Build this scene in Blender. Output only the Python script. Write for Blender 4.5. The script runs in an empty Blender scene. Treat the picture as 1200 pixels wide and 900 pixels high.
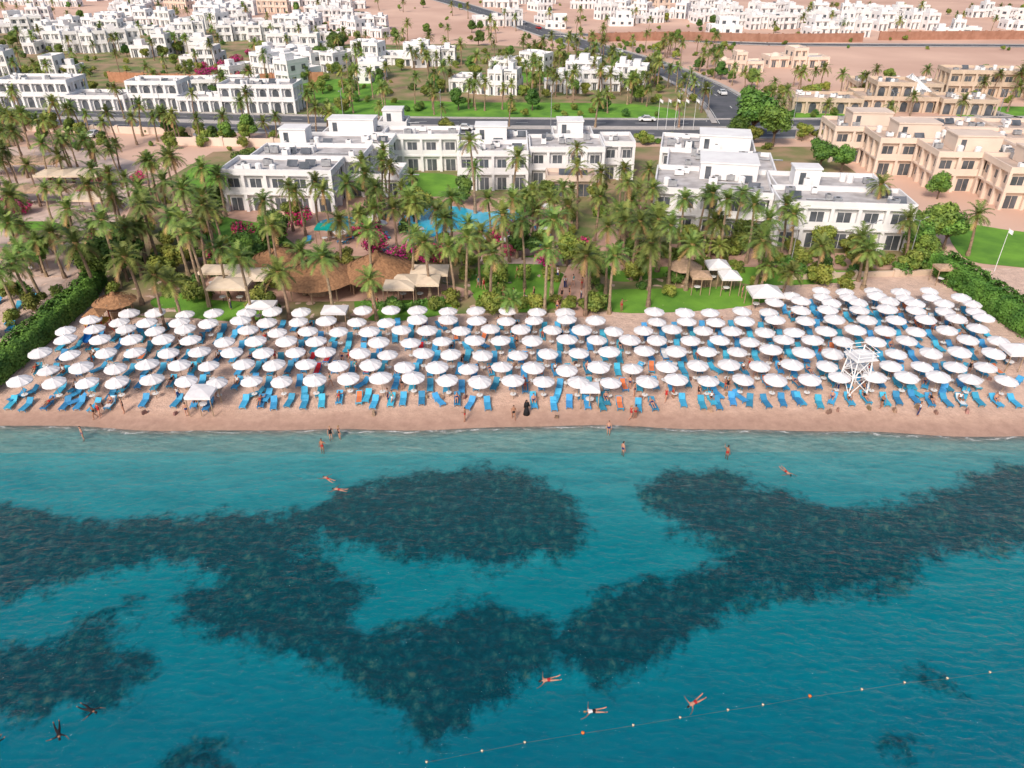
import bpy, bmesh, math, random
import numpy as np
from mathutils import Vector, Matrix, noise
random.seed(7)
R=random.random
U=random.uniform
scene=bpy.context.scene
COL=scene.collection
CAMH=42.0; PITCH=math.radians(31.4); F=867.0
def sv(u,v,z=1.0):
    """site survey: photo measurement -> metres on the level z"""
    a=(u-600)/F; b=-(v-450)/F
    dy=b*math.sin(PITCH)+math.cos(PITCH); dz=b*math.cos(PITCH)-math.sin(PITCH)
    t=(z-CAMH)/dz
    return (a*t, dy*t)
# ------------------------------------------------------------ materials
M={}
def mat(name,c1,c2=None,scale=1.0,rough=0.85,bump=0.0,coords='pos',rand=0.0,detail=4,metal=0,bscale=None,spec=0.3,trans=0.0):
    m=bpy.data.materials.new(name); m.use_nodes=True; nt=m.node_tree; n=nt.nodes; l=nt.links
    b=n['Principled BSDF']; b.inputs['Roughness'].default_value=rough; b.inputs['Metallic'].default_value=metal
    b.inputs['Specular IOR Level'].default_value=spec
    if c2 is None: c2=tuple(x*0.85 for x in c1)
    if coords=='pos':
        g=n.new('ShaderNodeNewGeometry'); vec=g.outputs['Position']
    else:
        g=n.new('ShaderNodeTexCoord'); vec=g.outputs['Object']
    nz=n.new('ShaderNodeTexNoise'); nz.inputs['Scale'].default_value=scale; nz.inputs['Detail'].default_value=detail
    l.new(vec,nz.inputs['Vector'])
    r=n.new('ShaderNodeValToRGB'); r.color_ramp.elements[0].position=0.35; r.color_ramp.elements[1].position=0.65
    r.color_ramp.elements[0].color=(*c2,1); r.color_ramp.elements[1].color=(*c1,1)
    l.new(nz.outputs['Fac'],r.inputs['Fac']); out=r.outputs['Color']
    if rand>0:
        oi=n.new('ShaderNodeObjectInfo'); h=n.new('ShaderNodeHueSaturation')
        mr=n.new('ShaderNodeMapRange'); mr.inputs['To Min'].default_value=1-rand; mr.inputs['To Max'].default_value=1+rand
        l.new(oi.outputs['Random'],mr.inputs['Value']); l.new(mr.outputs[0],h.inputs['Value'])
        mh=n.new('ShaderNodeMapRange'); mh.inputs['To Min'].default_value=0.5-rand*0.07; mh.inputs['To Max'].default_value=0.5+rand*0.07
        mm=n.new('ShaderNodeMath'); mm.operation='FRACT'; m2=n.new('ShaderNodeMath'); m2.operation='MULTIPLY'; m2.inputs[1].default_value=7.13
        l.new(oi.outputs['Random'],m2.inputs[0]); l.new(m2.outputs[0],mm.inputs[0]); l.new(mm.outputs[0],mh.inputs['Value']); l.new(mh.outputs[0],h.inputs['Hue'])
        l.new(out,h.inputs['Color']); out=h.outputs['Color']
    l.new(out,b.inputs['Base Color'])
    if bump>0:
        bp=n.new('ShaderNodeBump'); bp.inputs['Strength'].default_value=bump; bp.inputs['Distance'].default_value=0.1
        nb=n.new('ShaderNodeTexNoise'); nb.inputs['Scale'].default_value=bscale or scale*4; nb.inputs['Detail'].default_value=4
        l.new(vec,nb.inputs['Vector']); l.new(nb.outputs['Fac'],bp.inputs['Height']); l.new(bp.outputs[0],b.inputs['Normal'])
    if trans>0:
        tb=n.new('ShaderNodeBsdfTranslucent'); l.new(out,tb.inputs['Color']); ms=n.new('ShaderNodeMixShader'); ms.inputs[0].default_value=trans
        l.new(b.outputs[0],ms.inputs[1]); l.new(tb.outputs[0],ms.inputs[2]); l.new(ms.outputs[0],n['Material Output'].inputs['Surface'])
    M[name]=m; return m
mat('white_paint',(0.80,0.79,0.78),(0.72,0.70,0.70),0.4)
mat('cream_paint',(0.74,0.60,0.50),(0.66,0.53,0.44),0.3)
mat('beige_stone',(0.62,0.49,0.38),(0.52,0.41,0.31),0.4)
mat('roof_grey',(0.56,0.53,0.52),(0.38,0.35,0.34),0.5)
mat('roof_sand',(0.60,0.46,0.38),(0.44,0.34,0.28),0.4)
mat('glass_dark',(0.13,0.14,0.16),(0.06,0.07,0.08),0.5,rough=0.15,spec=0.6)
mat('terracotta',(0.48,0.24,0.14),(0.38,0.18,0.10),1.0)
mat('metal_grey',(0.42,0.43,0.44),(0.30,0.30,0.32),2,rough=0.5,metal=0.3)
mat('dark_metal',(0.06,0.06,0.06),None,2,rough=0.5)
mat('asphalt',(0.125,0.125,0.14),(0.09,0.095,0.105),0.3,rough=0.9)
mat('road_paint',(0.75,0.75,0.72),None,3)
mat('kerb_stone',(0.50,0.46,0.43),None,1)
mat('paving',(0.60,0.38,0.29),(0.48,0.29,0.22),0.6)
mat('paving_light',(0.64,0.49,0.42),(0.50,0.38,0.32),0.6)
mat('thatch',(0.42,0.22,0.11),(0.25,0.13,0.065),3,bump=0.8,coords='obj')
mat('thatch_pale',(0.55,0.38,0.26),(0.40,0.27,0.18),3,bump=0.8,coords='obj')
mat('canvas',(0.74,0.61,0.46),(0.64,0.51,0.38),0.8)
mat('canopy_white',(0.81,0.79,0.79),(0.72,0.69,0.70),1.2,coords='obj',rand=0.06,trans=0.1)
mat('pole_wood',(0.42,0.30,0.20),(0.30,0.20,0.13),4,coords='obj')
mat('lounger_blue',(0.06,0.34,0.55),(0.04,0.26,0.46),2,coords='obj',rand=0.3,rough=0.6)
mat('towel_white',(0.75,0.75,0.75),None,3,coords='obj')
mat('towel_orange',(0.70,0.20,0.08),None,3,coords='obj')
mat('towel_red',(0.6,0.03,0.04),None,3,coords='obj')
mat('bag_fabric',(0.35,0.22,0.15),(0.2,0.12,0.1),3,coords='obj',rand=0.5)
mat('palm_frond',(0.22,0.26,0.06),(0.09,0.15,0.03),0.9,coords='obj',rand=0.4,rough=0.6)
mat('palm_frond_dry',(0.42,0.27,0.11),(0.26,0.16,0.07),0.9,coords='obj',rand=0.2)
mat('palm_bark',(0.34,0.24,0.16),(0.19,0.13,0.09),3,coords='obj',rand=0.2)
mat('leaf_a',(0.15,0.25,0.04),(0.06,0.13,0.025),0.8,coords='obj',rand=0.4,rough=0.6)
mat('leaf_b',(0.28,0.30,0.055),(0.12,0.18,0.03),0.8,coords='obj',rand=0.3,rough=0.6)
mat('leaf_hedge',(0.13,0.26,0.04),(0.05,0.13,0.02),0.6,rand=0.1,rough=0.6)
mat('bougainvillea',(0.68,0.04,0.24),(0.50,0.03,0.16),2,coords='obj',rand=0.2,rough=0.7)
mat('bark',(0.16,0.11,0.08),(0.09,0.06,0.04),3,coords='obj')
mat('grass',(0.17,0.36,0.04),(0.10,0.24,0.03),0.25,rough=0.95,bump=0.5,bscale=6,detail=6)
mat('garden_soil',(0.38,0.25,0.16),(0.13,0.19,0.05),0.14,rough=0.95,detail=7,bump=0.5,bscale=3)
mat('pool_water',(0.06,0.48,0.66),(0.03,0.38,0.58),0.5,rough=0.1,spec=0.5,bump=0.1,bscale=3)
mat('teal_cover',(0.0,0.33,0.28),None,1)
mat('slide_blue',(0.02,0.2,0.6),None,1,rough=0.4)
mat('slide_yellow',(0.6,0.35,0.05),None,1,rough=0.4)
mat('slide_red',(0.6,0.05,0.03),None,1,rough=0.4)
mat('brick_wall',(0.38,0.20,0.14),(0.30,0.15,0.10),0.5)
mat('skin_fair',(0.52,0.27,0.18),(0.45,0.22,0.15),3,coords='obj',rough=0.6)
mat('skin_tan',(0.36,0.17,0.10),(0.30,0.14,0.08),3,coords='obj',rough=0.6)
mat('hair_dark',(0.02,0.014,0.01),None,3,coords='obj')
mat('hair_blond',(0.35,0.22,0.09),None,3,coords='obj')
mat('cloth_black',(0.015,0.015,0.018),None,3,coords='obj')
mat('cloth_red',(0.45,0.03,0.03),None,3,coords='obj')
mat('cloth_navy',(0.02,0.04,0.15),None,3,coords='obj')
mat('cloth_white',(0.7,0.7,0.7),None,3,coords='obj')
mat('cloth_teal',(0.02,0.3,0.3),None,3,coords='obj')
mat('car_white',(0.75,0.75,0.75),None,1,coords='obj',rough=0.3)
mat('car_silver',(0.35,0.36,0.38),None,1,coords='obj',rough=0.3)
mat('car_red',(0.4,0.02,0.02),None,1,coords='obj',rough=0.3)
mat('rubber',(0.02,0.02,0.02),None,1)
mat('buoy_orange',(0.8,0.2,0.04),None,1,coords='obj',rough=0.4)
mat('buoy_white',(0.75,0.65,0.45),None,1,coords='obj',rough=0.4)
# ------------------------------------------------------------ mesh builder
class MB:
    def __init__(s): s.v=[];s.f=[];s.m=[];s.mats=[];s.T=Matrix.Identity(4)
    def mi(s,n):
        if n not in s.mats: s.mats.append(n)
        return s.mats.index(n)
    def add(s,vs,fs,m):
        k=len(s.v); T=s.T
        s.v+= [tuple(T@Vector(p)) for p in vs]; i=s.mi(m)
        for f in fs: s.f.append(tuple(a+k for a in f)); s.m.append(i)
    def box(s,x0,x1,y0,y1,z0,z1,m):
        s.add([(x0,y0,z0),(x1,y0,z0),(x1,y1,z0),(x0,y1,z0),(x0,y0,z1),(x1,y0,z1),(x1,y1,z1),(x0,y1,z1)],
              [(0,3,2,1),(4,5,6,7),(0,1,5,4),(1,2,6,5),(2,3,7,6),(3,0,4,7)],m)
    def cyl(s,x,y,z0,z1,r0,r1,n,m,caps=True,x1=None,y1=None):
        x1=x if x1 is None else x1; y1=y if y1 is None else y1
        vs=[(x+r0*math.cos(2*math.pi*i/n),y+r0*math.sin(2*math.pi*i/n),z0) for i in range(n)]+[(x1+r1*math.cos(2*math.pi*i/n),y1+r1*math.sin(2*math.pi*i/n),z1) for i in range(n)]
        fs=[(i,(i+1)%n,n+(i+1)%n,n+i) for i in range(n)]
        if caps: fs+=[tuple(range(n))[::-1],tuple(range(n,2*n))]
        s.add(vs,fs,m)
    def beam(s,p,q,w,m):
        p=Vector(p);q=Vector(q);d=(q-p).normalized(); a=d.orthogonal().normalized()*w/2; b=d.cross(a).normalized()*w/2
        s.add([p+a+b,p-a+b,p-a-b,p+a-b,q+a+b,q-a+b,q-a-b,q+a-b],[(0,1,2,3),(7,6,5,4),(0,4,5,1),(1,5,6,2),(2,6,7,3),(3,7,4,0)],m)
    def dome(s,x,y,z,r,h,m,n=16,k=5):
        vs=[];fs=[]
        for j in range(k):
            a=math.pi/2*j/k
            vs+=[(x+r*math.cos(a)*math.cos(2*math.pi*i/n),y+r*math.cos(a)*math.sin(2*math.pi*i/n),z+h*math.sin(a)) for i in range(n)]
        vs.append((x,y,z+h))
        for j in range(k-1):
            for i in range(n): fs.append((j*n+i,j*n+(i+1)%n,(j+1)*n+(i+1)%n,(j+1)*n+i))
        for i in range(n): fs.append(((k-1)*n+i,(k-1)*n+(i+1)%n,k*n))
        s.add(vs,fs,m)
    def mesh(s,name,smooth=False):
        me=bpy.data.meshes.new(name); me.from_pydata(s.v,[],s.f)
        for n in s.mats: me.materials.append(M[n])
        me.polygons.foreach_set('material_index',s.m)
        if smooth: me.polygons.foreach_set('use_smooth',[True]*len(s.f))
        me.update(); return me
    def obj(s,name,loc=(0,0,0),rz=0,smooth=False): return put(name,s.mesh(name,smooth),loc,rz)
def put(name,me,loc,rz=0,sc=1,rx=0,ry=0):
    o=bpy.data.objects.new(name,me); o.location=loc; o.rotation_euler=(rx,ry,rz)
    o.scale=(sc,sc,sc) if not isinstance(sc,tuple) else sc
    COL.objects.link(o); return o
# ------------------------------------------------------------ terrain
def ys(x): return 60.4+0.45*math.sin(x/11.0+0.5)+0.2*math.sin(x/4.3)-0.018*max(0,x)-0.1*math.sin(x/2.1)
def gz(x,y):
    s=y-ys(x)
    if s<0: return max(-3.6,s*0.13)
    return min(1.0,s*0.115)
def grid(name,xs,yv,zf,m,attrs={}):
    nx=len(xs);ny=len(yv)
    X,Y=np.meshgrid(xs,yv); X=X.ravel();Y=Y.ravel()
    Z=np.array([zf(a,b) for a,b in zip(X,Y)])
    idx=np.arange(nx*ny).reshape(ny,nx)
    f=np.stack([idx[:-1,:-1].ravel(),idx[:-1,1:].ravel(),idx[1:,1:].ravel(),idx[1:,:-1].ravel()],1)
    me=bpy.data.meshes.new(name); me.from_pydata(np.stack([X,Y,Z],1).tolist(),[],f.tolist())
    me.materials.append(m); me.polygons.foreach_set('use_smooth',[True]*len(f))
    for k,fn in attrs.items():
        a=me.attributes.new(k,'FLOAT','POINT'); a.data.foreach_set('value',np.asarray(fn(X,Y),dtype=np.float32))
    me.update()
    return put(name,me,(0,0,0))
YS=lambda X:60.4+0.45*np.sin(X/11.0+0.5)+0.2*np.sin(X/4.3)-0.018*np.maximum(0,X)-0.1*np.sin(X/2.1)
reefA=[(-160,575),(0,588),(60,600),(130,610),(200,605),(300,600),(370,592),(400,575),(470,560),(560,552),(620,563),(665,585),(692,618),(690,632),(640,650),(580,660),(520,655),(470,642),(430,635),(375,630),(360,645),(415,665),(428,690),(415,715),(440,722),(490,712),(545,692),(600,700),(650,712),(690,700),(700,680),(760,665),(830,655),(850,640),(800,625),(765,600),(750,575),(780,558),(850,555),(900,575),(960,592),(1030,600),(1060,590),(1110,575),(1160,555),(1260,545),(1400,640),(1200,640),(1130,645),(1080,665),(1040,690),(960,685),(890,695),(850,712),(800,740),(760,770),(700,782),(650,765),(610,770),(600,790),(570,815),(530,830),(510,850),(480,840),(470,810),(420,790),(390,760),(330,755),(280,735),(200,715),(200,690),(260,670),(200,650),(130,665),(60,680),(0,690),(-160,710)]
reefB=[(-150,755),(0,745),(60,730),(120,700),(160,690),(140,715),(110,740),(165,740),(170,760),(140,790),(80,810),(0,810),(-150,830)]
def ell(u,v,a,b): return [(u+a*math.cos(t*math.pi/5),v+b*math.sin(t*math.pi/5)) for t in range(10)]
polys=[[sv(u,v,-1.2) for u,v in p] for p in (reefA,reefB,ell(230,872,44,26),ell(1065,845,24,11),ell(1100,775,26,6))]
def reefd(X,Y):
    best=np.full(X.shape,-99.0)
    for p in polys:
        d=np.full(X.shape,1e9); ins=np.zeros(X.shape,bool); n=len(p)
        for i in range(n):
            ax,ay=p[i];bx,by=p[(i+1)%n]
            ex,ey=bx-ax,by-ay; L=ex*ex+ey*ey+1e-9
            t=np.clip(((X-ax)*ex+(Y-ay)*ey)/L,0,1)
            d=np.minimum(d,np.hypot(X-ax-t*ex,Y-ay-t*ey))
            c=((ay>Y)!=(by>Y)); xi=ax+(Y-ay)*ex/(ey if abs(ey)>1e-9 else 1e-9)
            ins^= (c&(X<xi))
        best=np.maximum(best,np.where(ins,d,-d))
    return np.clip(best,-6,6)
class NT:
    def __init__(s,name):
        s.m=bpy.data.materials.new(name); s.m.use_nodes=True; s.n=s.m.node_tree.nodes; s.l=s.m.node_tree.links
        s.P=s.n.new('ShaderNodeNewGeometry').outputs['Position']
    def attr(s,k): a=s.n.new('ShaderNodeAttribute'); a.attribute_name=k; return a.outputs['Fac']
    def nz(s,sc,d=5,r=0.6,st=(1,1,1),rot=0,dist=0.0):
        q=s.n.new('ShaderNodeTexNoise'); q.inputs['Scale'].default_value=sc;q.inputs['Detail'].default_value=d;q.inputs['Roughness'].default_value=r;q.inputs['Distortion'].default_value=dist
        mp=s.n.new('ShaderNodeMapping'); mp.inputs['Scale'].default_value=st; mp.inputs['Rotation'].default_value=(0,0,rot); s.l.new(s.P,mp.inputs['Vector']); s.l.new(mp.outputs[0],q.inputs['Vector'])
        return q.outputs['Fac']
    def vor(s,sc):
        q=s.n.new('ShaderNodeTexVoronoi'); q.inputs['Scale'].default_value=sc; s.l.new(s.P,q.inputs['Vector']); return q.outputs['Distance']
    def mth(s,op,a,b=0.0):
        q=s.n.new('ShaderNodeMath');q.operation=op
        for i,x in enumerate((a,b)):
            if isinstance(x,(int,float)): q.inputs[i].default_value=x
            else: s.l.new(x,q.inputs[i])
        return q.outputs[0]
    def rng(s,v,a,b,c=0.0,d=1.0):
        q=s.n.new('ShaderNodeMapRange'); q.inputs['From Min'].default_value=a;q.inputs['From Max'].default_value=b;q.inputs['To Min'].default_value=c;q.inputs['To Max'].default_value=d
        s.l.new(v,q.inputs['Value']); return q.outputs[0]
    def ramp(s,f,st):
        r=s.n.new('ShaderNodeValToRGB'); e=r.color_ramp.elements
        while len(e)<len(st): e.new(0.5)
        for i,(p,c) in enumerate(st): e[i].position=p; e[i].color=(*c,1)
        s.l.new(f,r.inputs['Fac']); return r.outputs['Color']
    def mix(s,a,b,f=1.0,bl='MIX'):
        q=s.n.new('ShaderNodeMix');q.data_type='RGBA';q.blend_type=bl
        if isinstance(f,float): q.inputs[0].default_value=f
        else: s.l.new(f,q.inputs[0])
        s.l.new(a,q.inputs[6]);s.l.new(b,q.inputs[7]); return q.outputs[2]
    def bump(s,h,strength,dist):
        bp=s.n.new('ShaderNodeBump'); bp.inputs['Distance'].default_value=dist
        if isinstance(strength,float): bp.inputs['Strength'].default_value=strength
        else: s.l.new(strength,bp.inputs['Strength'])
        s.l.new(h,bp.inputs['Height']); return bp.outputs[0]
def seabed_mat():
    t=NT('seabed_reef'); b=t.n['Principled BSDF']; b.inputs['Roughness'].default_value=1; b.inputs['Specular IOR Level'].default_value=0
    edge=t.mth('ADD',t.attr('reef'),t.mth('MULTIPLY',t.mth('SUBTRACT',t.nz(0.40,8,0.75),0.5),9.0))
    fac=t.rng(edge,-0.7,0.9)
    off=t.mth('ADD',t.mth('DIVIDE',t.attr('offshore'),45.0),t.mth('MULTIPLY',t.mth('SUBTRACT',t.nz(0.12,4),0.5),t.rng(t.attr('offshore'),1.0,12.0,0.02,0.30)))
    sand=t.ramp(off,[(0.0,(0.44,0.46,0.38)),(0.02,(0.30,0.53,0.48)),(0.09,(0.12,0.50,0.50)),(0.20,(0.025,0.42,0.46)),(0.40,(0.001,0.35,0.41)),(0.7,(0.0005,0.27,0.36)),(1.0,(0.0005,0.20,0.31))])  # sand with the water's light absorption by depth put into its colour
    heads=t.mth('ADD',t.mth('MULTIPLY',t.nz(1.25,8,0.85),0.75),t.mth('MULTIPLY',t.mth('SUBTRACT',1.0,t.vor(1.1)),0.25))
    reef=t.ramp(heads,[(0.42,(0.0,0.020,0.045)),(0.50,(0.001,0.055,0.085)),(0.555,(0.008,0.105,0.125)),(0.60,(0.07,0.17,0.16)),(0.67,(0.24,0.27,0.19)),(0.76,(0.42,0.38,0.25))])
    big=t.ramp(t.nz(0.20,4),[(0.36,(0.3,0.75,0.95)),(0.5,(0.7,1.0,1.05)),(0.64,(1.5,1.45,1.2))])
    reef=t.mix(reef,big,1.0,'MULTIPLY')
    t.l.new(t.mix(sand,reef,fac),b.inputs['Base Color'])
    t.l.new(t.bump(heads,t.mth('MULTIPLY',fac,0.9),0.9),b.inputs['Normal'])
    return t.m
xs=np.concatenate([np.linspace(-300,-75,40)[:-1],np.linspace(-75,75,420),np.linspace(75,300,40)[1:]])
yv=np.concatenate([np.linspace(-150,10,30)[:-1],np.linspace(10,57,170)])
X0,Y0=np.meshgrid(xs,yv); RD=reefd(X0.ravel(),Y0.ravel()); rd_it=iter(RD.tolist())
def seaz2(x,y):
    r=next(rd_it); z=gz(x,y)
    if r>-0.5:
        k=min(1,(r+0.5)/1.5); z+=k*(0.35+0.6*noise.fractal(Vector((x*0.7,y*0.7,0)),0.9,2.0,4))*min(1,-z/1.5 if z<0 else 0)
    return min(z,-0.1)
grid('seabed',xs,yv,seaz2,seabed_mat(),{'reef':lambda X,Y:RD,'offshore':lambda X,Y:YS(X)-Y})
def beach_mat():
    t=NT('beach_sand'); b=t.n['Principled BSDF']; b.inputs['Specular IOR Level'].default_value=0.3
    i=t.attr('inland')
    s=t.mth('ADD',i,t.mth('MULTIPLY',t.mth('SUBTRACT',t.nz(0.3,5,0.6,(0.35,1.6,1)),0.5),2.8))
    c=t.ramp(t.mth('DIVIDE',s,12.0),[(0.0,(0.42,0.27,0.20)),(0.10,(0.45,0.285,0.215)),(0.2,(0.52,0.34,0.255)),(0.3,(0.65,0.44,0.34)),(0.42,(0.70,0.49,0.385)),(1.0,(0.72,0.52,0.415))])
    c=t.mix(t.ramp(i,[(0.0,(0.34,0.54,0.48)),(1.0,(0.34,0.54,0.48))]),c,t.rng(i,-1.1,0.0))
    c2=t.ramp(t.nz(0.9,8,0.78),[(0.3,(0.76,0.73,0.73)),(0.62,(1.06,1.06,1.06))])
    t.l.new(t.mix(c,c2,1.0,'MULTIPLY'),b.inputs['Base Color'])
    t.l.new(t.rng(s,0.6,3.0,0.35,0.95),b.inputs['Roughness'])
    t.l.new(t.bump(t.nz(2.2,6,0.75),t.rng(s,1.5,4.0,0.1,0.9),0.25),b.inputs['Normal'])
    return t.m
xb=np.concatenate([np.linspace(-300,-90,20)[:-1],np.linspace(-90,90,450),np.linspace(90,300,20)[1:]])
def bz(x,y):
    z=gz(x,y)
    if y<57.01: return min(z,-0.1)
    if y>98.9: return 1.0
    s=y-ys(x)
    return z+(0.06*noise.noise(Vector((x*0.9,y*0.9,3))) if s>3 else 0.0)
grid('beach_sand',xb,np.linspace(57,99,120),bz,beach_mat(),{'inland':lambda X,Y:Y-YS(X)})
mat('desert_ground',(0.70,0.47,0.36),(0.54,0.34,0.26),0.02,rough=0.95,detail=12,bump=0.5,bscale=0.3)
mb=MB(); mb.add([(-3500,99,1),(3500,99,1),(3500,5000,1),(-3500,5000,1)],[(0,1,2,3)],'desert_ground'); mb.obj('desert_ground')
def water_mat():
    t=NT('sea_water'); n=t.n;l=t.l; n.remove(n['Principled BSDF']); off=t.attr('offshore')
    rip=t.nz(1.7,6,0.62,(0.6,1.3,1),0.30,0.5)
    swell=t.nz(0.22,2,0.5,(0.6,1.5,1),-0.25)
    h=t.mth('ADD',rip,t.mth('MULTIPLY',swell,1.8))
    bp=t.bump(h,0.7,0.30)
    band=t.mth('ADD',t.mth('MULTIPLY',rip,0.65),t.mth('MULTIPLY',t.nz(0.4,4,0.6,(0.45,1.6,1),0.2,0.3),0.35))
    tr=n.new('ShaderNodeBsdfTransparent'); l.new(t.ramp(band,[(0.40,(0.70,0.86,0.90)),(0.50,(0.88,0.96,0.97)),(0.60,(1.0,1.0,1.0))]),tr.inputs['Color'])  # light and dark of the ripples put into the tint colour
    df=n.new('ShaderNodeBsdfDiffuse'); l.new(bp,df.inputs['Normal'])
    l.new(t.ramp(t.mth('DIVIDE',off,45.0),[(0.0,(0.40,0.58,0.54)),(0.1,(0.14,0.54,0.54)),(0.4,(0.002,0.40,0.47)),(1.0,(0.0005,0.28,0.40))]),df.inputs['Color'])
    m1=n.new('ShaderNodeMixShader'); m1.inputs[0].default_value=0.10; l.new(tr.outputs[0],m1.inputs[1]); l.new(df.outputs[0],m1.inputs[2])
    gl=n.new('ShaderNodeBsdfGlossy'); gl.inputs['Roughness'].default_value=0.04; gl.inputs['Color'].default_value=(0.75,0.85,0.95,1); l.new(bp,gl.inputs['Normal'])
    fr=n.new('ShaderNodeFresnel'); fr.inputs['IOR'].default_value=1.33; l.new(bp,fr.inputs['Normal'])
    m2=n.new('ShaderNodeMixShader'); l.new(fr.outputs[0],m2.inputs[0]); l.new(m1.outputs[0],m2.inputs[1]); l.new(gl.outputs[0],m2.inputs[2])
    fo=n.new('ShaderNodeBsdfDiffuse'); fo.inputs['Color'].default_value=(0.75,0.75,0.72,1)
    w=t.mth('ADD',off,t.mth('MULTIPLY',t.mth('SUBTRACT',t.nz(0.5,4,0.6,(0.6,1,1)),0.5),2.6))
    a1=t.mth('SUBTRACT',0.2,t.mth('ABSOLUTE',t.mth('SUBTRACT',w,0.3)))
    a2=t.mth('MULTIPLY',t.rng(a1,0,0.2),t.rng(t.nz(1.2,5,0.7,(0.6,1,1)),0.45,0.62,0.0,0.8))
    m3=n.new('ShaderNodeMixShader'); l.new(a2,m3.inputs[0]); l.new(m2.outputs[0],m3.inputs[1]); l.new(fo.outputs[0],m3.inputs[2])
    l.new(m3.outputs[0],n['Material Output'].inputs['Surface'])
    return t.m
xw=np.concatenate([[-3500,-600],np.linspace(-150,150,300),[600,3500]])
yw=np.concatenate([[-3500,-400],np.linspace(-60,62.5,130)])
grid('sea_water',xw,yw,lambda x,y:0.0,water_mat(),{'offshore':lambda X,Y:YS(X)-Y})
# ------------------------------------------------------------ sheets
def spline(pts,k=5):
    o=[];n=len(pts)
    for i in range(n):
        p0,p1,p2,p3=[Vector(pts[(i+j-1)%n]) for j in range(4)]
        for t in range(k):
            t/=k; o.append(0.5*((2*p1)+(-p0+p2)*t+(2*p0-5*p1+4*p2-p3)*t*t+(-p0+3*p1-3*p2+p3)*t**3))
    return o
def sheet(name,pts,m,z,sm=True):
    pts=[sv(u,v) for u,v in pts]
    pts=spline(pts) if sm else [Vector(p) for p in pts]
    bm=bmesh.new(); vs=[bm.verts.new((p[0],p[1],z)) for p in pts]; f=bm.faces.new(vs); bm.normal_update()
    if f.normal.z<0: f.normal_flip()
    bmesh.ops.triangulate(bm,faces=[f]); me=bpy.data.meshes.new(name); bm.to_mesh(me); bm.free(); me.materials.append(M[m]); return put(name,me,(0,0,0))
sheet('garden_ground',[(150,372),(300,374),(420,378),(520,368),(700,366),(860,352),(925,328),(1090,322),(1110,290),(1000,200),(960,172),(400,172),(250,178),(160,230),(110,330)],'garden_soil',1.02,sm=False)
sheet('resort_ground',[(-60,136),(380,138),(420,165),(850,162),(838,120),(790,95),(700,64),(560,52),(380,50),(250,30),(120,36),(-60,40)],'garden_soil',1.006)
lz=1.03
for p in [[(235,350),(300,358),(320,376),(235,374),(205,362)],[(240,255),(310,262),(330,285),(290,300),(240,290)],[(180,350),(240,340),(250,350),(190,362)],
 [(560,312),(650,316),(672,350),(620,366),(560,356)],[(430,205),(530,205),(545,228),(480,238),(420,225)],[(700,342),(800,338),(900,335),(915,348),(850,362),(720,366)],
 [(330,268),(420,272),(430,292),(350,300)],[(560,318),(600,294),(660,296),(655,308),(600,330)],[(870,318),(1000,318),(1000,330),(880,334)],[(420,350),(520,350),(530,366),(440,377)],
 [(840,300),(900,300),(940,318),(860,322)],[(220,200),(260,195),(262,230),(225,240)],[(700,300),(760,300),(800,318),(720,330)],[(1115,262),(1200,272),(1400,290),(1400,335),(1200,314),(1130,302)]]:
    lz+=0.0009; sheet('lawn',p,'grass',lz)
for p in [[(420,118),(560,120),(740,122),(800,135),(700,148),(500,146),(380,138)],[(900,130),(1000,135),(1010,150),(930,150)],
 [(330,100),(420,92),(450,105),(400,120),(330,118)],[(560,88),(640,84),(660,92),(580,98)],[(0,262),(60,260),(75,270),(30,276)],[(1120,130),(1200,125),(1260,140),(1150,142)],[(10,112),(60,108),(100,130),(20,135)],[(420,60),(480,58),(500,66),(430,70)]]:
    lz+=0.0009; sheet('lawn',p,'grass',lz-.02)
sheet('beach_club_paving',[(-60,345),(60,345),(105,300),(150,240),(160,190),(90,172),(-60,172)],'paving_light',1.013,sm=False)
lz=1.05
for p in [[(350,236),(640,236),(660,285),(600,302),(480,302),(350,290)],[(700,288),(780,286),(1000,298),(1060,303),(1060,316),(800,312),(700,318)],[(250,325),(420,325),(530,335),(530,350),(250,352)],[(270,240),(360,236),(350,262),(270,256)]]:
    lz+=.003; sheet('terrace_paving',p,'paving',lz)
sheet('swimming_pool',[(480,250),(530,242),(566,249),(600,246),(616,260),(590,276),(545,269),(505,278),(468,268)],'pool_water',1.075)
sheet('swimming_pool',[(374,260),(406,254),(424,263),(400,272),(378,270)],'pool_water',1.075)
def strip(name,pts,w,m,z,sm=6):
    q=[]
    P=[Vector(p) for p in pts]
    for i in range(len(P)-1):
        p0=P[max(i-1,0)];p1=P[i];p2=P[i+1];p3=P[min(i+2,len(P)-1)]
        for t in range(sm):
            t/=sm; q.append(0.5*((2*p1)+(-p0+p2)*t+(2*p0-5*p1+4*p2-p3)*t*t+(-p0+3*p1-3*p2+p3)*t**3))
    q.append(P[-1]); vs=[];fs=[]
    for i,p in enumerate(q):
        d=(q[min(i+1,len(q)-1)]-q[max(i-1,0)]).normalized(); nrm=Vector((-d.y,d.x))
        vs+=[(p.x+nrm.x*w/2,p.y+nrm.y*w/2,z),(p.x-nrm.x*w/2,p.y-nrm.y*w/2,z)]
    for i in range(len(q)-1): fs.append((2*i,2*i+1,2*i+3,2*i+2))
    mb=MB(); mb.add(vs,fs,m); return mb,q
def path(name,px,w,m,z): strip(name,[sv(*p) for p in px],w,m,z)[0].obj(name)
path('footpath',[(676,372),(672,340),(690,300),(720,270),(740,240)],4,'paving',1.066)
path('footpath',[(420,372),(440,350),(410,320),(330,312),(240,300),(215,240)],2.6,'paving',1.068)
path('footpath',[(560,306),(620,306),(690,310)],2.5,'paving_light',1.072)
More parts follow.
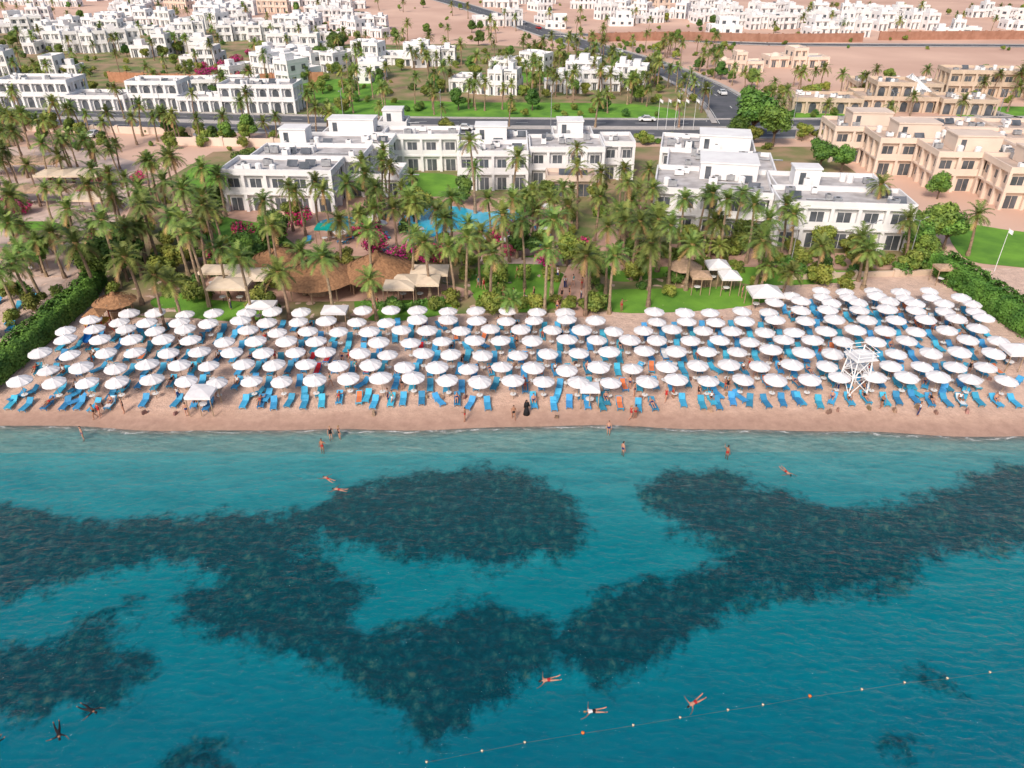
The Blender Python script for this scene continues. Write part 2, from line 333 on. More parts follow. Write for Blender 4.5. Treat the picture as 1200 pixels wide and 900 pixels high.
def road(name,pts,w,z=1.02):
    mb,q=strip(name,pts,w,'asphalt',z)
    for sgn in (-1,1):
        for i in range(len(q)-1):
            a,b=q[i],q[i+1]; d=(b-a).normalized(); nn=Vector((-d.y,d.x))*sgn
            p0=a+nn*(w/2);p1=b+nn*(w/2);p2=b+nn*(w/2+1.4);p3=a+nn*(w/2+1.4)
            mb.add([(p0.x,p0.y,z-.01),(p1.x,p1.y,z-.01),(p2.x,p2.y,z-.01),(p3.x,p3.y,z-.01),(p0.x,p0.y,z+.13),(p1.x,p1.y,z+.13),(p2.x,p2.y,z+.13),(p3.x,p3.y,z+.13)],[(4,5,6,7),(0,1,5,4),(2,3,7,6)],'kerb_stone')
            L=(b-a).length; k=int(L//6)
            for off in ((0,) if sgn>0 else ()):
                for j in range(k):
                    c=a+d*(j*6+1); e=c+d*3; m_=Vector((-d.y,d.x))*0.1
                    mb.add([(c.x+m_.x,c.y+m_.y,z+.006),(e.x+m_.x,e.y+m_.y,z+.006),(e.x-m_.x,e.y-m_.y,z+.006),(c.x-m_.x,c.y-m_.y,z+.006)],[(0,1,2,3)],'road_paint')
            p0=a+nn*(w/2-.4);p1=b+nn*(w/2-.4);p2=b+nn*(w/2-.55);p3=a+nn*(w/2-.55)
            mb.add([(p.x,p.y,z+.006) for p in (p0,p1,p2,p3)],[(0,1,2,3)],'road_paint')
    mb.obj(name); return q
r1=road('coast_road',[(-320,205),(-200,202),(-100,192),(-50,186),(0,183),(60,182),(110,184),(180,186),(320,190)],8,1.04)
r1b=road('coast_road',[(-320,216),(-200,213),(-100,203),(-50,197),(0,194),(60,193),(110,195),(180,197),(320,201)],8,1.04)
r2=road('inland_road',[sv(872,146),sv(848,118),sv(803,92),sv(745,70),sv(650,42),sv(575,17),sv(515,-1),sv(455,-14)],13,1.08)
r3=road('side_road',[sv(1040,105),sv(1110,118),sv(1160,135),sv(1200,143),sv(1300,152)],7,1.10)
road('far_road',[sv(640,40),sv(760,44),sv(900,52),sv(1200,54),sv(1400,56)],8,1.12)
# ------------------------------------------------------------ buildings
EX=[]
def block(mb,x0,y0,w,d,fl,z0=0.0,fh=3.3,wall='white_paint',roof='roof_grey',bay=3.6,rec=0.7,rail=True,arch=False,sides=True,win=0.5):
    x1=x0+w;y1=y0+d; rs=rec if sides else 0.02
    H=fl*fh
    mb.box(x0+rs,x1-rs,y0+rec,y1-rs,z0,z0+H,wall)
    nb=max(2,int(round(w/bay))); bw=w/nb; nd=max(1,int(round(d/bay))); bd=d/nd
    for k in range(fl+1):
        z=z0+k*fh; t=0.3
        if k>0: mb.box(x0-.03,x1+.03,y0-.03,y1+.03,z-t,z,wall)
    for k in range(fl):
        za=z0+k*fh; zb=za+fh-0.3
        for cx,cy in ((x0,y0),(x1-.5,y0),(x0,y1-.5),(x1-.5,y1-.5)): mb.box(cx,cx+.5,cy,cy+.5,za,zb,wall)
        for i in range(nb):
            cx=x0+i*bw
            if i>0: mb.box(cx-.25,cx+.25,y0,y0+rec+.01,za,zb,wall)
            gw=bw*win; gx=cx+bw/2; top=za+2.3
            yy=y0+rec-.04
            if arch:
                n=8; vs=[(gx-gw/2,yy,za+.1),(gx+gw/2,yy,za+.1)]+[(gx+gw/2*math.cos(math.pi*j/n),yy,za+1.9+gw/2*.9*math.sin(math.pi*j/n)) for j in range(n+1)]
                mb.add(vs,[tuple(range(len(vs)))],'glass_dark')
            else:
                mb.box(gx-gw/2,gx+gw/2,yy,yy+.1,za+.08,top,'glass_dark'); mb.box(gx-.03,gx+.03,yy-.03,yy,za+.08,top,wall)
            if rail and k>0:
                a=cx+(.25 if i>0 else .5); b=cx+bw-(.25 if i<nb-1 else .5)
                mb.box(a,b,y0+.05,y0+.17,za,za+.95,wall)
            mb.box(gx-.6,gx+.6,y1-rs-.05,y1-rs+.04,za+.9,za+2.2,'glass_dark')
        for i in range(nd):
            cy=y0+i*bd; gy=cy+bd/2
            if i>0 and sides:
                mb.box(x0,x0+rec+.01,cy-.25,cy+.25,za,zb,wall); mb.box(x1-rec-.01,x1,cy-.25,cy+.25,za,zb,wall)
            g=bd*0.18
            mb.box(x0+rs-.05,x0+rs+.03,gy-g,gy+g,za+.9,za+2.2,'glass_dark'); mb.box(x1-rs-.03,x1-rs+.05,gy-g,gy+g,za+.9,za+2.2,'glass_dark')
    zt=z0+H; p=.75
    mb.box(x0,x1,y0,y0+.25,zt,zt+p,wall); mb.box(x0,x1,y1-.25,y1,zt,zt+p,wall)
    mb.box(x0,x0+.25,y0+.25,y1-.25,zt,zt+p,wall); mb.box(x1-.25,x1,y0+.25,y1-.25,zt,zt+p,wall)
    mb.box(x0+.25,x1-.25,y0+.25,y1-.25,zt,zt+.06,roof)
    return zt+.06
def clutter(mb,x0,x1,y0,y1,z,n):
    for _ in range(n):
        x=U(x0+1,x1-2);y=U(y0+1,y1-2);k=R()
        if k<.55:
            w=U(.7,1.6);d=U(.6,1.1);h=U(.6,1.2); mb.box(x,x+w,y,y+d,z+.15,z+.15+h,'metal_grey' if R()<.5 else 'white_paint'); mb.cyl(x+w/2,y+d/2,z+.15+h,z+.2+h,.3,.3,8,'dark_metal')
            mb.box(x+.05,x+.15,y+.05,y+.15,z,z+.15,'dark_metal')
        elif k<.7: mb.cyl(x,y,z,z+1.1,.55,.55,10,'white_paint'); mb.dome(x,y,z+1.1,.55,.2,'white_paint',10,2)
        elif k<.85: mb.beam((x,y,z+.2),(x+U(2,6),y,z+.2),.18,'metal_grey')
        else:
            mb.add([(x,y,z+.2),(x+1.8,y,z+.2),(x+1.8,y+.9,z+1.1),(x,y+.9,z+1.1)],[(0,1,2,3)],'glass_dark'); mb.beam((x,y+.9,z),(x,y+.9,z+1.1),.06,'metal_grey'); mb.beam((x+1.8,y+.9,z),(x+1.8,y+.9,z+1.1),.06,'metal_grey')
def building(name,cx,cy,rot,parts,**kw):
    mb=MB()
    for p in parts:
        x,y,w,d,fl=p[:5]; z0=p[5] if len(p)>5 else 0
        if fl==0:
            mb.box(x,x+w,y,y+d,z0,z0+2.6,kw.get('wall','white_paint')); mb.box(x-.15,x+w+.15,y-.15,y+d+.15,z0+2.6,z0+2.85,kw.get('wall','white_paint')); mb.box(x+.8,x+1.7,y-.04,y,z0+.1,z0+2.1,'glass_dark'); continue
        zt=block(mb,x,y,w,d,fl,z0,**kw)
        if z0==0: EX.append((cx,cy,x,x+w,y,y+d,math.radians(rot)))
        clutter(mb,x,x+w,y,y+d,zt,int(w*d/14))
    return mb.obj(name,(cx,cy,1.0),math.radians(rot))
building('hotel_building',-49,124,-3,[(0,0,19,9,2),(2,9.2,20,9,2),(5,18.4,20,9,2),(10,27.6,12,6,2),(11,29,9,4,0,6.7),(4,20,5,4,0,6.7),(22.3,10,6,8,1)])
building('hotel_building',-10,136,0,[(0,0,13,8,2),(13.2,3,14,10,2),(2,8.2,11,8,2),(18,13.2,8,7,2),(-15.4,13,15,7,2),(27.4,7,6,8,2),(3,10,6,4,0,6.7),(19,14.5,5,4,0,6.7)])
building('hotel_tower',-28,160,0,[(0,0,6,6,2),(1,1,4,4,0,6.7)])
building('hotel_building',22,114,-12,[(0,0,18,13,2),(1.5,13.2,18,12,2),(0,25.4,17,12,2),(7,8,9,7,0,6.7),(7,27,9,6,0,6.7)])
building('hotel_building',39.5,107,-6,[(0,0,19.5,8,2),(1,8.2,17,8,2),(4,10,4,3,0,6.7)])
kw=dict(wall='cream_paint',roof='roof_sand')
for i,(x,y) in enumerate([(66,156),(71,146),(77,135.5),(84,125),(90,114.5)]):
    building('terraced_apartment_building',x,y,-4,[(0,0,16,10,2),(16.2,1.5,16,9,2 if i<3 else 3),(32.4,-1,20,11,2),(4,3,8,5,0,6.7)] if i<4 else [(0,0,22,9,2),(22.2,1,30,9,3)],**kw)
building('arcade_building',-140,198,-2,[(0,14,20,10,2),(20.2,11,16,9,1),(36.4,13,14,9,2),(50.6,10,12,8,1),(62.8,9,20,9,2)],arch=True,bay=3.4)
building('arcade_building',-212,202,4,[(0,0,26,10,2),(26.2,3,16,9,1),(42.4,4,24,10,2)],arch=True,bay=3.4)
building('white_pavilion',-96,232,8,[(0,0,20,8,1)],arch=True)
building('low_beige_hall',74,205,-6,[(0,0,18,10,1),(18.2,4,20,12,1),(38.4,2,14,10,1),(22,5,10,9,1,3.4)],wall='beige_stone',roof='roof_sand',arch=True)
building('low_beige_hall',100,228,-6,[(0,0,24,12,1),(26,3,26,10,2)],wall='beige_stone',roof='roof_sand')
mb=MB(); zt=block(mb,0,0,12,12,1,0,wall='beige_stone',roof='roof_sand'); mb.add([(1,1,zt),(11,1,zt),(11,11,zt),(1,11,zt),(6,6,zt+4.5)],[(0,1,4),(1,2,4),(2,3,4),(3,0,4)],'white_paint')
for a,b in (((1,1),(6,6)),((11,1),(6,6)),((3.5,1),(6,6)),((8.5,1),(6,6))): mb.beam((a[0],a[1],zt+.05),(6,6,zt+4.55),.15,'metal_grey')
mb.obj('pyramid_roof_lobby',(104,212,1))
VM=[]
for i in range(14):
    mb=MB(); wall='white_paint' if i<12 else 'cream_paint'; rf=('roof_grey','white_paint','roof_sand')[i%3]
    x=0
    for j in range(random.choice((2,3,4,5))):
        w=U(4,8);d=U(5,9);fl=random.choice((1,1,2,2)); y=U(-4,5)
        zt=block(mb,x,y,w,d,fl,wall=wall,roof=rf,bay=3.6,rec=.5,fh=3.0,arch=(i%3==0),sides=False,win=U(.25,.4))
        k=R()
        if k<.45: mb.box(x+1,x+1+w*.4,y+2,y+2+d*.4,zt,zt+2.1,wall)
        elif k<.6: mb.dome(x+w/2,y+d/2,zt,1.8,1.6,wall)
        if R()<.35: block(mb,x+.5,y+d+.1,w-1,U(4,6),1,0,wall=wall,roof=rf,rec=.5,fh=3.0,sides=False,win=.3)
        clutter(mb,x,x+w,y,y+d,zt,1)
        x+=w+.25
    VM.append(mb.mesh('white_villa_mesh'))
roadall=r1+r1b+r2
def villas(u0,u1,v0,v1,du,dv,skip=0.15,cream=False,s0=.95):
    v=v1
    while v>=v0:
        y=sv(600,v)[1]; xa=sv(u0,v)[0]; xb_=sv(u1,v)[0]
        x=xa+U(0,5)
        while x<xb_:
            yy=y+U(-9,9)*(1 if v<45 else .5)
            if R()>skip and all((p.x-x-8)**2+(p.y-yy-4)**2>16**2 for p in r2) and noise.noise(Vector((x*.02,yy*.02,1)))>-.28:
                i=random.choice((12,13)) if (cream and R()<.5) or R()<.06 else random.randrange(12)
                s=U(.8,1.15)*s0
                put('white_villa',VM[i],(x,yy,1.0),random.choice((0,0,.25,-.25,.1,-.5,.5,math.pi/2)),(s,s,U(.85,1.15)*s0))
            x+=du*U(.7,1.4)
        v-=dv*(1 if v<60 else 1.4)
villas(-60,375,50,92,23,10,.08,s0=1.05)
villas(-60,400,2,42,28,5,.15,s0=1.05)
villas(430,690,70,112,24,11,.18)
villas(640,790,84,102,25,11,.15)
villas(560,850,2,32,28,4.6,.12,s0=1.05)
villas(880,1260,18,42,29,5.2,.15,s0=1.05)
villas(840,940,66,84,28,9,.35,True)
villas(0,1300,-22,-4,38,5,.5)
def wall(name,pts,h,t,m):
    mb=MB()
    for a,b in zip(pts[:-1],pts[1:]):
        a=Vector(a);b=Vector(b);d=(b-a).normalized();nn=Vector((-d.y,d.x))*t/2
        c=[a+nn,b+nn,b-nn,a-nn]
        mb.add([(p.x,p.y,0) for p in c]+[(p.x,p.y,h) for p in c],[(4,5,6,7)[::-1],(0,1,5,4),(2,3,7,6),(1,2,6,5),(3,0,4,7)],m)
        for j in range(int((b-a).length//6)+1):
            p=a+d*(j*6); mb.box(p.x-.35,p.x+.35,p.y-.35,p.y+.35,0,h+.25,m)
    mb.obj(name,(0,0,1))
wall('perimeter_wall',[sv(690,49),sv(790,47),sv(900,50),sv(1010,49)],3.5,.5,'brick_wall')
wall('perimeter_wall',[sv(1030,47),sv(1200,46),sv(1350,46)],3.5,.5,'brick_wall')
wall('retaining_wall',[sv(130,96),sv(250,100),sv(380,96)],3.0,.5,'terracotta')
wall('garden_wall',[sv(925,328),sv(1000,325),sv(1095,322)],.8,.3,'beige_stone')
wall('garden_wall',[sv(200,170),sv(320,172),sv(400,170)],1.8,.3,'cream_paint')
wall('garden_wall',[(66,176),(100,175),(160,178)],1.8,.3,'cream_paint')
wall('garden_wall',[(-220,188),(-130,186),(-72,180)],1.6,.3,'cream_paint')
# ------------------------------------------------------------ vegetation
def palm_mesh(h,lean,dens=30,L=3.0,seed=0):
    random.seed(seed); mb=MB(); segs=8
    pts=[]
    for i in range(segs+1):
        t=i/segs; pts.append((lean*t*t,0.15*math.sin(t*3+seed),h*t))
    for i in range(segs):
        a,b=pts[i],pts[i+1]; t=i/segs
        r=.23-.09*t+(.1 if i==0 else 0)
        mb.cyl(a[0],a[1],a[2],b[2],r,r*.86,7,'palm_bark',False,b[0],b[1])
    top=Vector(pts[-1]); mb.cyl(top.x,top.y,top.z-.7,top.z+.2,.2,.34,8,'palm_frond_dry',True)
    for k in range(dens):
        az=2.399*k+U(-.3,.3); t=k/dens; el=math.radians(78-118*t+U(-10,10)); dry= t>.86
        l=L*U(.8,1.12)*(0.8 if t<.15 else 1); N=8; p=top.copy(); d=Vector((math.cos(az)*math.cos(el),math.sin(az)*math.cos(el),math.sin(el)))
        side=Vector((-math.sin(az),math.cos(az),0)); ps=[p.copy()]; ds=[d.copy()]
        for j in range(N):
            p=p+d*(l/N); d=(d+Vector((0,0,-.13-.09*j/N))).normalized(); ps.append(p.copy()); ds.append(d.copy())
        mt='palm_frond_dry' if dry else 'palm_frond'
        for j in range(N):
            up=side.cross(ds[j]).normalized(); w=.03
            mb.add([ps[j]-side*w,ps[j]+side*w,ps[j+1]+side*w*.7,ps[j+1]-side*w*.7],[(0,1,2,3)],mt)
            if j<1: continue
            for q in (0,.5):
                b=ps[j].lerp(ps[j+1],q); tt=(j+q)/N; ll=.72*math.sin(math.pi*min(1,.15+tt*.8))**.6*L/3
                for sg in (-1,1):
                    dr=(side*sg*.8+ds[j]*.6+up*(-.25)+Vector((U(-.1,.1),U(-.1,.1),U(-.3,.05)))).normalized()
                    e=b+dr*ll; wv=ds[j]*.07
                    mb.add([b-wv,b+wv,e+wv*.2+Vector((0,0,-.12)),e-wv*.2+Vector((0,0,-.12))],[(0,1,2,3)],mt)
    return mb.mesh('palm_tree_mesh')
PH=[4,6,8,9,10,11.5]
PM={}
for i,h in enumerate(PH): PM[h]=[palm_mesh(h,U(-.8,1.0),random.choice((25,28,31)) if h>7 else 27,U(2.4,2.8) if h>5 else 2.1,seed=i*10+j) for j in range(3 if h>5 else 2)]
random.seed(11)
def palm(x,y,h,z=1.0):
    hh=min(PH,key=lambda a:abs(a-h)); s=h/hh
    put('palm_tree',random.choice(PM[hh]),(x,y,z),U(0,6.28),s*U(.85,1.08))
def blobtree(h,rx,n,leaf,trunk=True,blobs=7,seed=0,ls=.22,m2=None):
    random.seed(seed); mb=MB(); base=h*.3 if trunk else 0
    cs=[]
    for k in range(blobs):
        a=U(0,6.28); r=rx*U(.1,.68); cs.append((Vector((r*math.cos(a),r*math.sin(a),base+(h-base)*U(.2,.8))),rx*U(.28,.52)))
    if trunk:
        mb.cyl(0,0,0,base*1.1,h*.035,h*.025,8,'bark')
        for c,r in cs: mb.beam((0,0,base*.9),c,h*.018,'bark')
    for k in range(n):
        c,r=random.choice(cs); d=Vector((random.gauss(0,1),random.gauss(0,1),random.gauss(0,1))).normalized()
        p=c+Vector((d.x*r,d.y*r,d.z*r*.8))*(U(.55,1.12)); p.z=max(p.z,.1)
        nn=(d+Vector((U(-.7,.7),U(-.7,.7),U(-.3,.9)))).normalized(); a=nn.orthogonal().normalized(); a.rotate(Matrix.Rotation(U(0,6.28),3,nn)); b=nn.cross(a); s=ls*U(.6,1.4)
        mb.add([p-a*s,p+b*s*.6,p+a*s,p-b*s*.6],[(0,1,2,3)],leaf if not m2 or R()<.35 else m2)
    return mb.mesh('tree_mesh')
TREES=[blobtree(6,2.9,4500,'leaf_a',seed=21,blobs=9),blobtree(5,2.6,3600,'leaf_b',seed=22,blobs=8),blobtree(8,4.0,6500,'leaf_a',seed=23,blobs=14,ls=.26)]
BUSH=[blobtree(2.0,1.6,1100,'leaf_a',False,6,31,.16),blobtree(1.5,1.3,900,'leaf_b',False,5,32,.15),blobtree(2.8,2.0,1600,'leaf_b',False,7,33,.18)]
BOUG=[blobtree(2.8,2.2,1500,'leaf_a',False,6,34,.16,'bougainvillea')]
random.seed(12)
EXTRA=[(sv(545,262),8),(sv(400,262),4),(sv(375,340),5.2),(sv(445,332),5.2),(sv(330,320),3.8),(sv(275,352),4),(sv(262,335),3),(sv(485,345),4.5),(sv(500,335),3),(sv(893,362),3.5),(sv(838,330),2.5),(sv(852,343),2.5),(sv(410,350),4),(sv(360,352),3)]
def free(x,y,mrg=.8):
    for cx,cy,x0,x1,y0,y1,r in EX:
        dx=x-cx;dy=y-cy; lx=dx*math.cos(-r)-dy*math.sin(-r); ly=dx*math.sin(-r)+dy*math.cos(-r)
        if x0-mrg<lx<x1+mrg and y0-mrg<ly<y1+mrg: return False
    return True
def offroad(x,y,m=6): return all((p.x-x)**2+(p.y-y)**2>m*m for p in roadall) and not (178<y<200 and abs(x)<60)
def okp(x,y): return free(x,y) and offroad(x,y,7) and all(math.hypot(x-c[0],y-c[1])>r for c,r in EXTRA)
named=[(307,237,11),(62,207,11),(555,168,12),(15,155,9),(45,170,8),(70,160,9),(18,235,8),(95,290,7),(22,315,6),(75,250,9),(100,160,8),(130,170,8),(193,185,9),(205,190,9),(240,240,11),(215,255,11),(225,275,10),(160,225,9),(185,215,9),(120,265,9),(175,318,8),(200,330,6),(280,300,9),(330,325,6),(335,215,8),(350,220,8),(365,215,8),(380,220,8),(318,262,9),(380,300,9),(435,325,6),(405,222,8),(448,170,10),(462,240,9),(478,235,9),(490,245,8),(510,240,9),(522,248,8),(430,270,9),(600,190,9),(575,298,8),(545,275,9),(560,270,8),(530,285,8),(615,248,11),(640,292,9),(600,348,4),(625,215,9),(645,225,9),(680,190,11),(680,165,11),(650,265,10),(665,240,9),(700,230,8),(715,262,10),(718,300,8),(690,303,8),(765,293,8),(745,265,8),(790,270,8),(775,265,7),(835,225,10),(852,235,10),(885,240,9),(868,225,8),(905,262,8),(925,245,8),(895,285,7),(965,285,6),(1020,275,7),(1035,215,9),(1150,248,7),(1022,300,5),(1075,255,7),(920,322,4),(150,300,7),(255,285,8),(350,290,7),(395,262,8),(480,275,8),(500,285,8),(590,258,9),(605,235,9),(660,215,9),(735,215,9),(130,215,9),(105,225,9),(60,280,6),(30,190,8),(210,225,9),(172,190,8),(235,200,8),(810,285,7),(735,245,8)]
for u,v,h in named:
    x,y=sv(u,v,1+h-.3); palm(x,y,h)
def scatter(fn,n,u0,u1,v0,v1,chk=okp):
    c=0;t=0
    while c<n and t<n*8:
        t+=1; x,y=sv(U(u0,u1),U(v0,v1))
        if chk(x,y): fn(x,y); c+=1
P_=lambda lo,hi:(lambda x,y:palm(x,y,U(lo,hi)))
scatter(P_(5.5,9),18,120,300,235,330)
scatter(P_(5,8.5),24,400,760,235,315)
scatter(P_(3.5,5),8,200,900,310,350)
scatter(P_(5,7.5),12,700,1000,245,312)
scatter(P_(5,8),26,-60,150,175,330)
scatter(P_(6,8),12,-60,240,165,220)
scatter(P_(5,8),34,-60,420,140,172)
scatter(P_(5,8),42,400,870,105,135)
scatter(P_(5,8),54,400,800,58,112)
scatter(P_(5,8),34,620,840,56,105)
scatter(P_(5,8),24,860,1250,100,160)
scatter(P_(5,7.5),56,-60,430,55,135)
scatter(P_(5,7.5),54,0,760,12,58)
scatter(P_(5,7.5),20,860,1250,16,45)
for q in (r1,r2):
    for i,p in enumerate(q):
        if i%2==0 and p.y<420: palm(p.x+U(-1,1)+ (9.5 if q is r2 else 0),p.y+5.6+U(-.3,.3) if q is r1 else p.y,U(5,7.5))
B_=lambda x,y:put('garden_shrub',random.choice(BUSH),(x,y,1),U(0,6.28),U(.5,1.2))
T_=lambda x,y:put('broadleaf_tree',random.choice(TREES[:2]),(x,y,1),U(0,6.28),U(.55,1.0))
BG=lambda x,y:put('bougainvillea_bush',BOUG[0],(x,y,1),U(0,6.28),U(.7,1.3))
scatter(B_,120,130,1000,235,355)
scatter(B_,28,230,720,350,368)
scatter(T_,24,130,740,232,325)
scatter(T_,8,800,1100,200,310)
scatter(B_,60,700,1100,290,322)
scatter(B_,80,-60,900,138,178)
scatter(T_,30,-60,1200,138,172)
scatter(T_,50,330,860,60,135)
scatter(B_,150,330,860,56,140)
scatter(T_,44,-60,420,40,135)
scatter(B_,150,-60,420,30,135)
scatter(B_,50,880,1250,95,165)
scatter(T_,12,880,1250,95,165)
scatter(B_,130,0,1200,5,60)
scatter(T_,40,0,850,8,56)
scatter(B_,50,620,780,46,80)
scatter(BG,34,230,400,62,95)
scatter(BG,20,110,700,240,350)
scatter(BG,8,-20,200,200,300)
for u,v,s in [(880,165,1.5),(905,172,1.2),(862,168,.8),(925,262,.9),(1085,290,.9),(1105,292,.8),(1070,298,.7),(150,330,.9),(120,335,.8),(960,200,.8),(985,203,.7),(50,320,.7),(395,68,1.2),(380,80,1.0),(290,205,.7),(145,318,.8),(430,235,.6),(340,235,.6)]:
    x,y=sv(u,v); put('broadleaf_tree',TREES[2],(x,y,1),U(0,6.28),s)
def hedge(name,pts,w,h,m='leaf_hedge'):
    mb=MB()
    for a,b in zip(pts[:-1],pts[1:]):
        a=Vector(a);b=Vector(b);d=(b-a);L=d.length;d.normalize();nn=Vector((-d.y,d.x))
        core=[a+nn*w*.38,b+nn*w*.38,b-nn*w*.38,a-nn*w*.38]
        mb.add([(p.x,p.y,0) for p in core]+[(p.x,p.y,h*.8) for p in core],[(7,6,5,4),(0,1,5,4),(2,3,7,6),(1,2,6,5),(3,0,4,7)],'leaf_hedge')
        for _ in range(int(L*h*w*75)):
            s=U(0,L); ang=U(0,math.pi); r=1+.3*noise.noise(Vector((s*.6,ang*2,w)))
            ca,sa=math.cos(ang),math.sin(ang)
            cx=math.copysign(abs(ca)**.55,ca)*w/2*r; cz=sa**.5*h*r if R()<.6 else U(.1,1)*h
            p=a+d*s+nn*cx; P3=Vector((p.x,p.y,cz+U(-.1,.15)))
            q=Vector((nn.x*ca+U(-.6,.6),nn.y*ca+U(-.6,.6),sa+U(-.3,.5))).normalized(); A=q.orthogonal().normalized(); A.rotate(Matrix.Rotation(U(0,6.28),3,q)); Bv=q.cross(A); z=.15*U(.7,1.5)
            mb.add([P3-A*z,P3+Bv*z*.6,P3+A*z,P3-Bv*z*.6],[(0,1,2,3)],m)
    mb.obj(name,(0,0,1))
hedge('hedge',[sv(-25,463),sv(20,425),sv(60,390),sv(105,350)],2.8,2.6)
hedge('hedge',[sv(105,350),sv(118,330)],2.2,2.6)
hedge('hedge',[sv(1098,318),sv(1130,340),sv(1180,375),sv(1250,420)],3.4,3.0)
hedge('hedge',[sv(425,360),sv(470,364),sv(520,356)],1.0,1.0)
hedge('hedge',[sv(535,284),sv(600,286)],.8,.9)
random.seed(13)
# ------------------------------------------------------------ thatched / canvas beach structures
def thatch_hut(u,v,r,h,m='thatch',n=20):
    x,y=sv(u,v); mb=MB()
    for i in range(8):
        a=math.pi/4*i; mb.cyl(r*.8*math.cos(a),r*.8*math.sin(a),0,2.5,.09,.08,6,'pole_wood')
    L=6
    for k in range(L):
        t0=k/L; r0=r*(1-t0)+.15; z0=2.2+h*t0; r1_=r*(1-t0-1/L)+.1; z1=2.2+h*(t0+1/L)+.08
        vs=[];fs=[]
        for i in range(n*2):
            a=math.pi*i/n; vs.append((r0*(1+.03*U(-1,1))*math.cos(a),r0*(1+.03*U(-1,1))*math.sin(a),z0-.12*R()))
        for i in range(n*2):
            a=math.pi*i/n; vs.append((r1_*math.cos(a),r1_*math.sin(a),z1))
        for i in range(n*2): j=(i+1)%(n*2); fs.append((i,j,2*n+j,2*n+i))
        mb.add(vs,fs,m)
    mb.dome(0,0,2.2+h,.35,.35,m,10,2); mb.cyl(0,0,0,1.05,r*.35,r*.35,14,'pole_wood'); mb.cyl(0,0,1.05,1.12,r*.4,r*.4,14,'beige_stone')
    mb.obj('thatched_hut',(x,y,1.06))
thatch_hut(375,342,5.2,2.4); thatch_hut(445,335,5.2,2.6,'thatch'); thatch_hut(330,320,3.8,1.6)
thatch_hut(800,330,2.2,1.2,'thatch_pale'); thatch_hut(140,372,2.4,.9)
def canopy(u,v,w,d,h=2.7,m='canvas',rise=.5,name='canvas_canopy',rot=0):
    x,y=sv(u,v); mb=MB()
    for a in (-w/2+.1,0,w/2-.1):
        for b in (-d/2+.1,d/2-.1): mb.cyl(a,b,0,h,.06,.06,6,'pole_wood')
    n=max(1,int(w/3))
    for i in range(n):
        a=-w/2+w*i/n;b=-w/2+w*(i+1)/n;c=(a+b)/2
        mb.add([(a,-d/2,h),(b,-d/2,h),(b,d/2,h),(a,d/2,h),(c,0,h+rise)],[(0,1,4),(1,2,4),(2,3,4),(3,0,4)],m)
        for p,q in (((a,-d/2),(b,-d/2)),((b,d/2),(a,d/2))): mb.add([(p[0],p[1],h),(q[0],q[1],h),(q[0],q[1],h-.3),(p[0],p[1],h-.3)],[(0,1,2,3)],m)
    for p,q in (((w/2,-d/2),(w/2,d/2)),((-w/2,-d/2),(-w/2,d/2))): mb.add([(p[0],p[1],h),(q[0],q[1],h),(q[0],q[1],h-.3),(p[0],p[1],h-.3)],[(0,1,2,3)],m)
    for i in range(max(1,int(w/2.2))):
        tx=-w/2+1.1+i*2.2; mb.cyl(tx,0,.70,.75,.45,.45,10,'white_paint'); mb.cyl(tx,0,0,.7,.05,.05,6,'dark_metal')
    mb.obj(name,(x,y,1.06 if v<372 else gz(x,y)),rot)
canopy(275,354,5,4);canopy(296,343,5,4);canopy(262,337,5,3);canopy(490,350,6,3.5);canopy(505,338,5,3.5);canopy(470,356,4,3)
canopy(893,362,4,3.2,2.4,'canopy_white',1.0,'white_tent')
canopy(838,330,3,3,2.5,'canopy_white',.8,'white_tent');canopy(852,343,2.6,2.6,2.5,'canopy_white',.8,'white_tent')
canopy(818,342,2.6,2.6,2.5,'thatch_pale',.5,'shade_canopy');canopy(1104,332,3,2,2.4,'thatch_pale',.4,'beach_kiosk')
canopy(60,300,8,5,3,'thatch_pale',.5,'shade_canopy');canopy(20,320,7,4,3,'thatch_pale',.5,'shade_canopy');canopy(110,250,7,5,3,'canvas',.5,'shade_canopy');canopy(45,240,12,5,3,'thatch_pale',.5,'shade_canopy');canopy(90,220,12,6,3,'canvas',.4,'shade_canopy');canopy(30,205,16,6,3,'thatch_pale',.4,'shade_canopy')
canopy(1185,430,3,2.6,2.3,'canopy_white',.6,'white_tent'); canopy(310,376,3.4,2.2,2.3,'canopy_white',.5,'white_tent');canopy(395,382,3,2.2,2.3,'canopy_white',.5,'white_tent')
canopy(240,474,2.6,2.6,2.3,'canopy_white',.25,'white_gazebo');canopy(690,468,2.0,1.8,2.2,'canopy_white',.25,'white_gazebo')
canopy(388,284,4,2.6,2.6,'teal_cover',.3,'teal_canopy')
building('beach_restaurant',*sv(640,232),0,[(0,0,9,5,1)],wall='cream_paint',roof='roof_sand')
x,y=sv(118,388); mb=MB()
for a in (-1,1):
    for b in (-1,1): mb.cyl(a,b,0,2.4,.07,.07,6,'slide_red')
mb.box(-1.1,1.1,-1.1,1.1,1.3,1.4,'slide_yellow'); mb.add([(-1.1,-1.1,2.4),(1.1,-1.1,2.4),(1.1,1.1,2.4),(-1.1,1.1,2.4),(0,0,3.1)],[(0,1,4),(1,2,4),(2,3,4),(3,0,4)],'thatch')
mb.add([(-.35,-1.1,1.4),(.35,-1.1,1.4),(.35,-3.4,.2),(-.35,-3.4,.2),(-.4,-1.1,1.7),(.4,-1.1,1.7),(.4,-3.4,.5),(-.4,-3.4,.5)],[(0,1,2,3),(0,3,7,4),(1,5,6,2)],'slide_blue')
for k in range(5): mb.beam((1.1+.2*(4-k),-.4,.25+.25*k),(1.1+.2*(4-k),.4,.25+.25*k),.06,'slide_yellow')
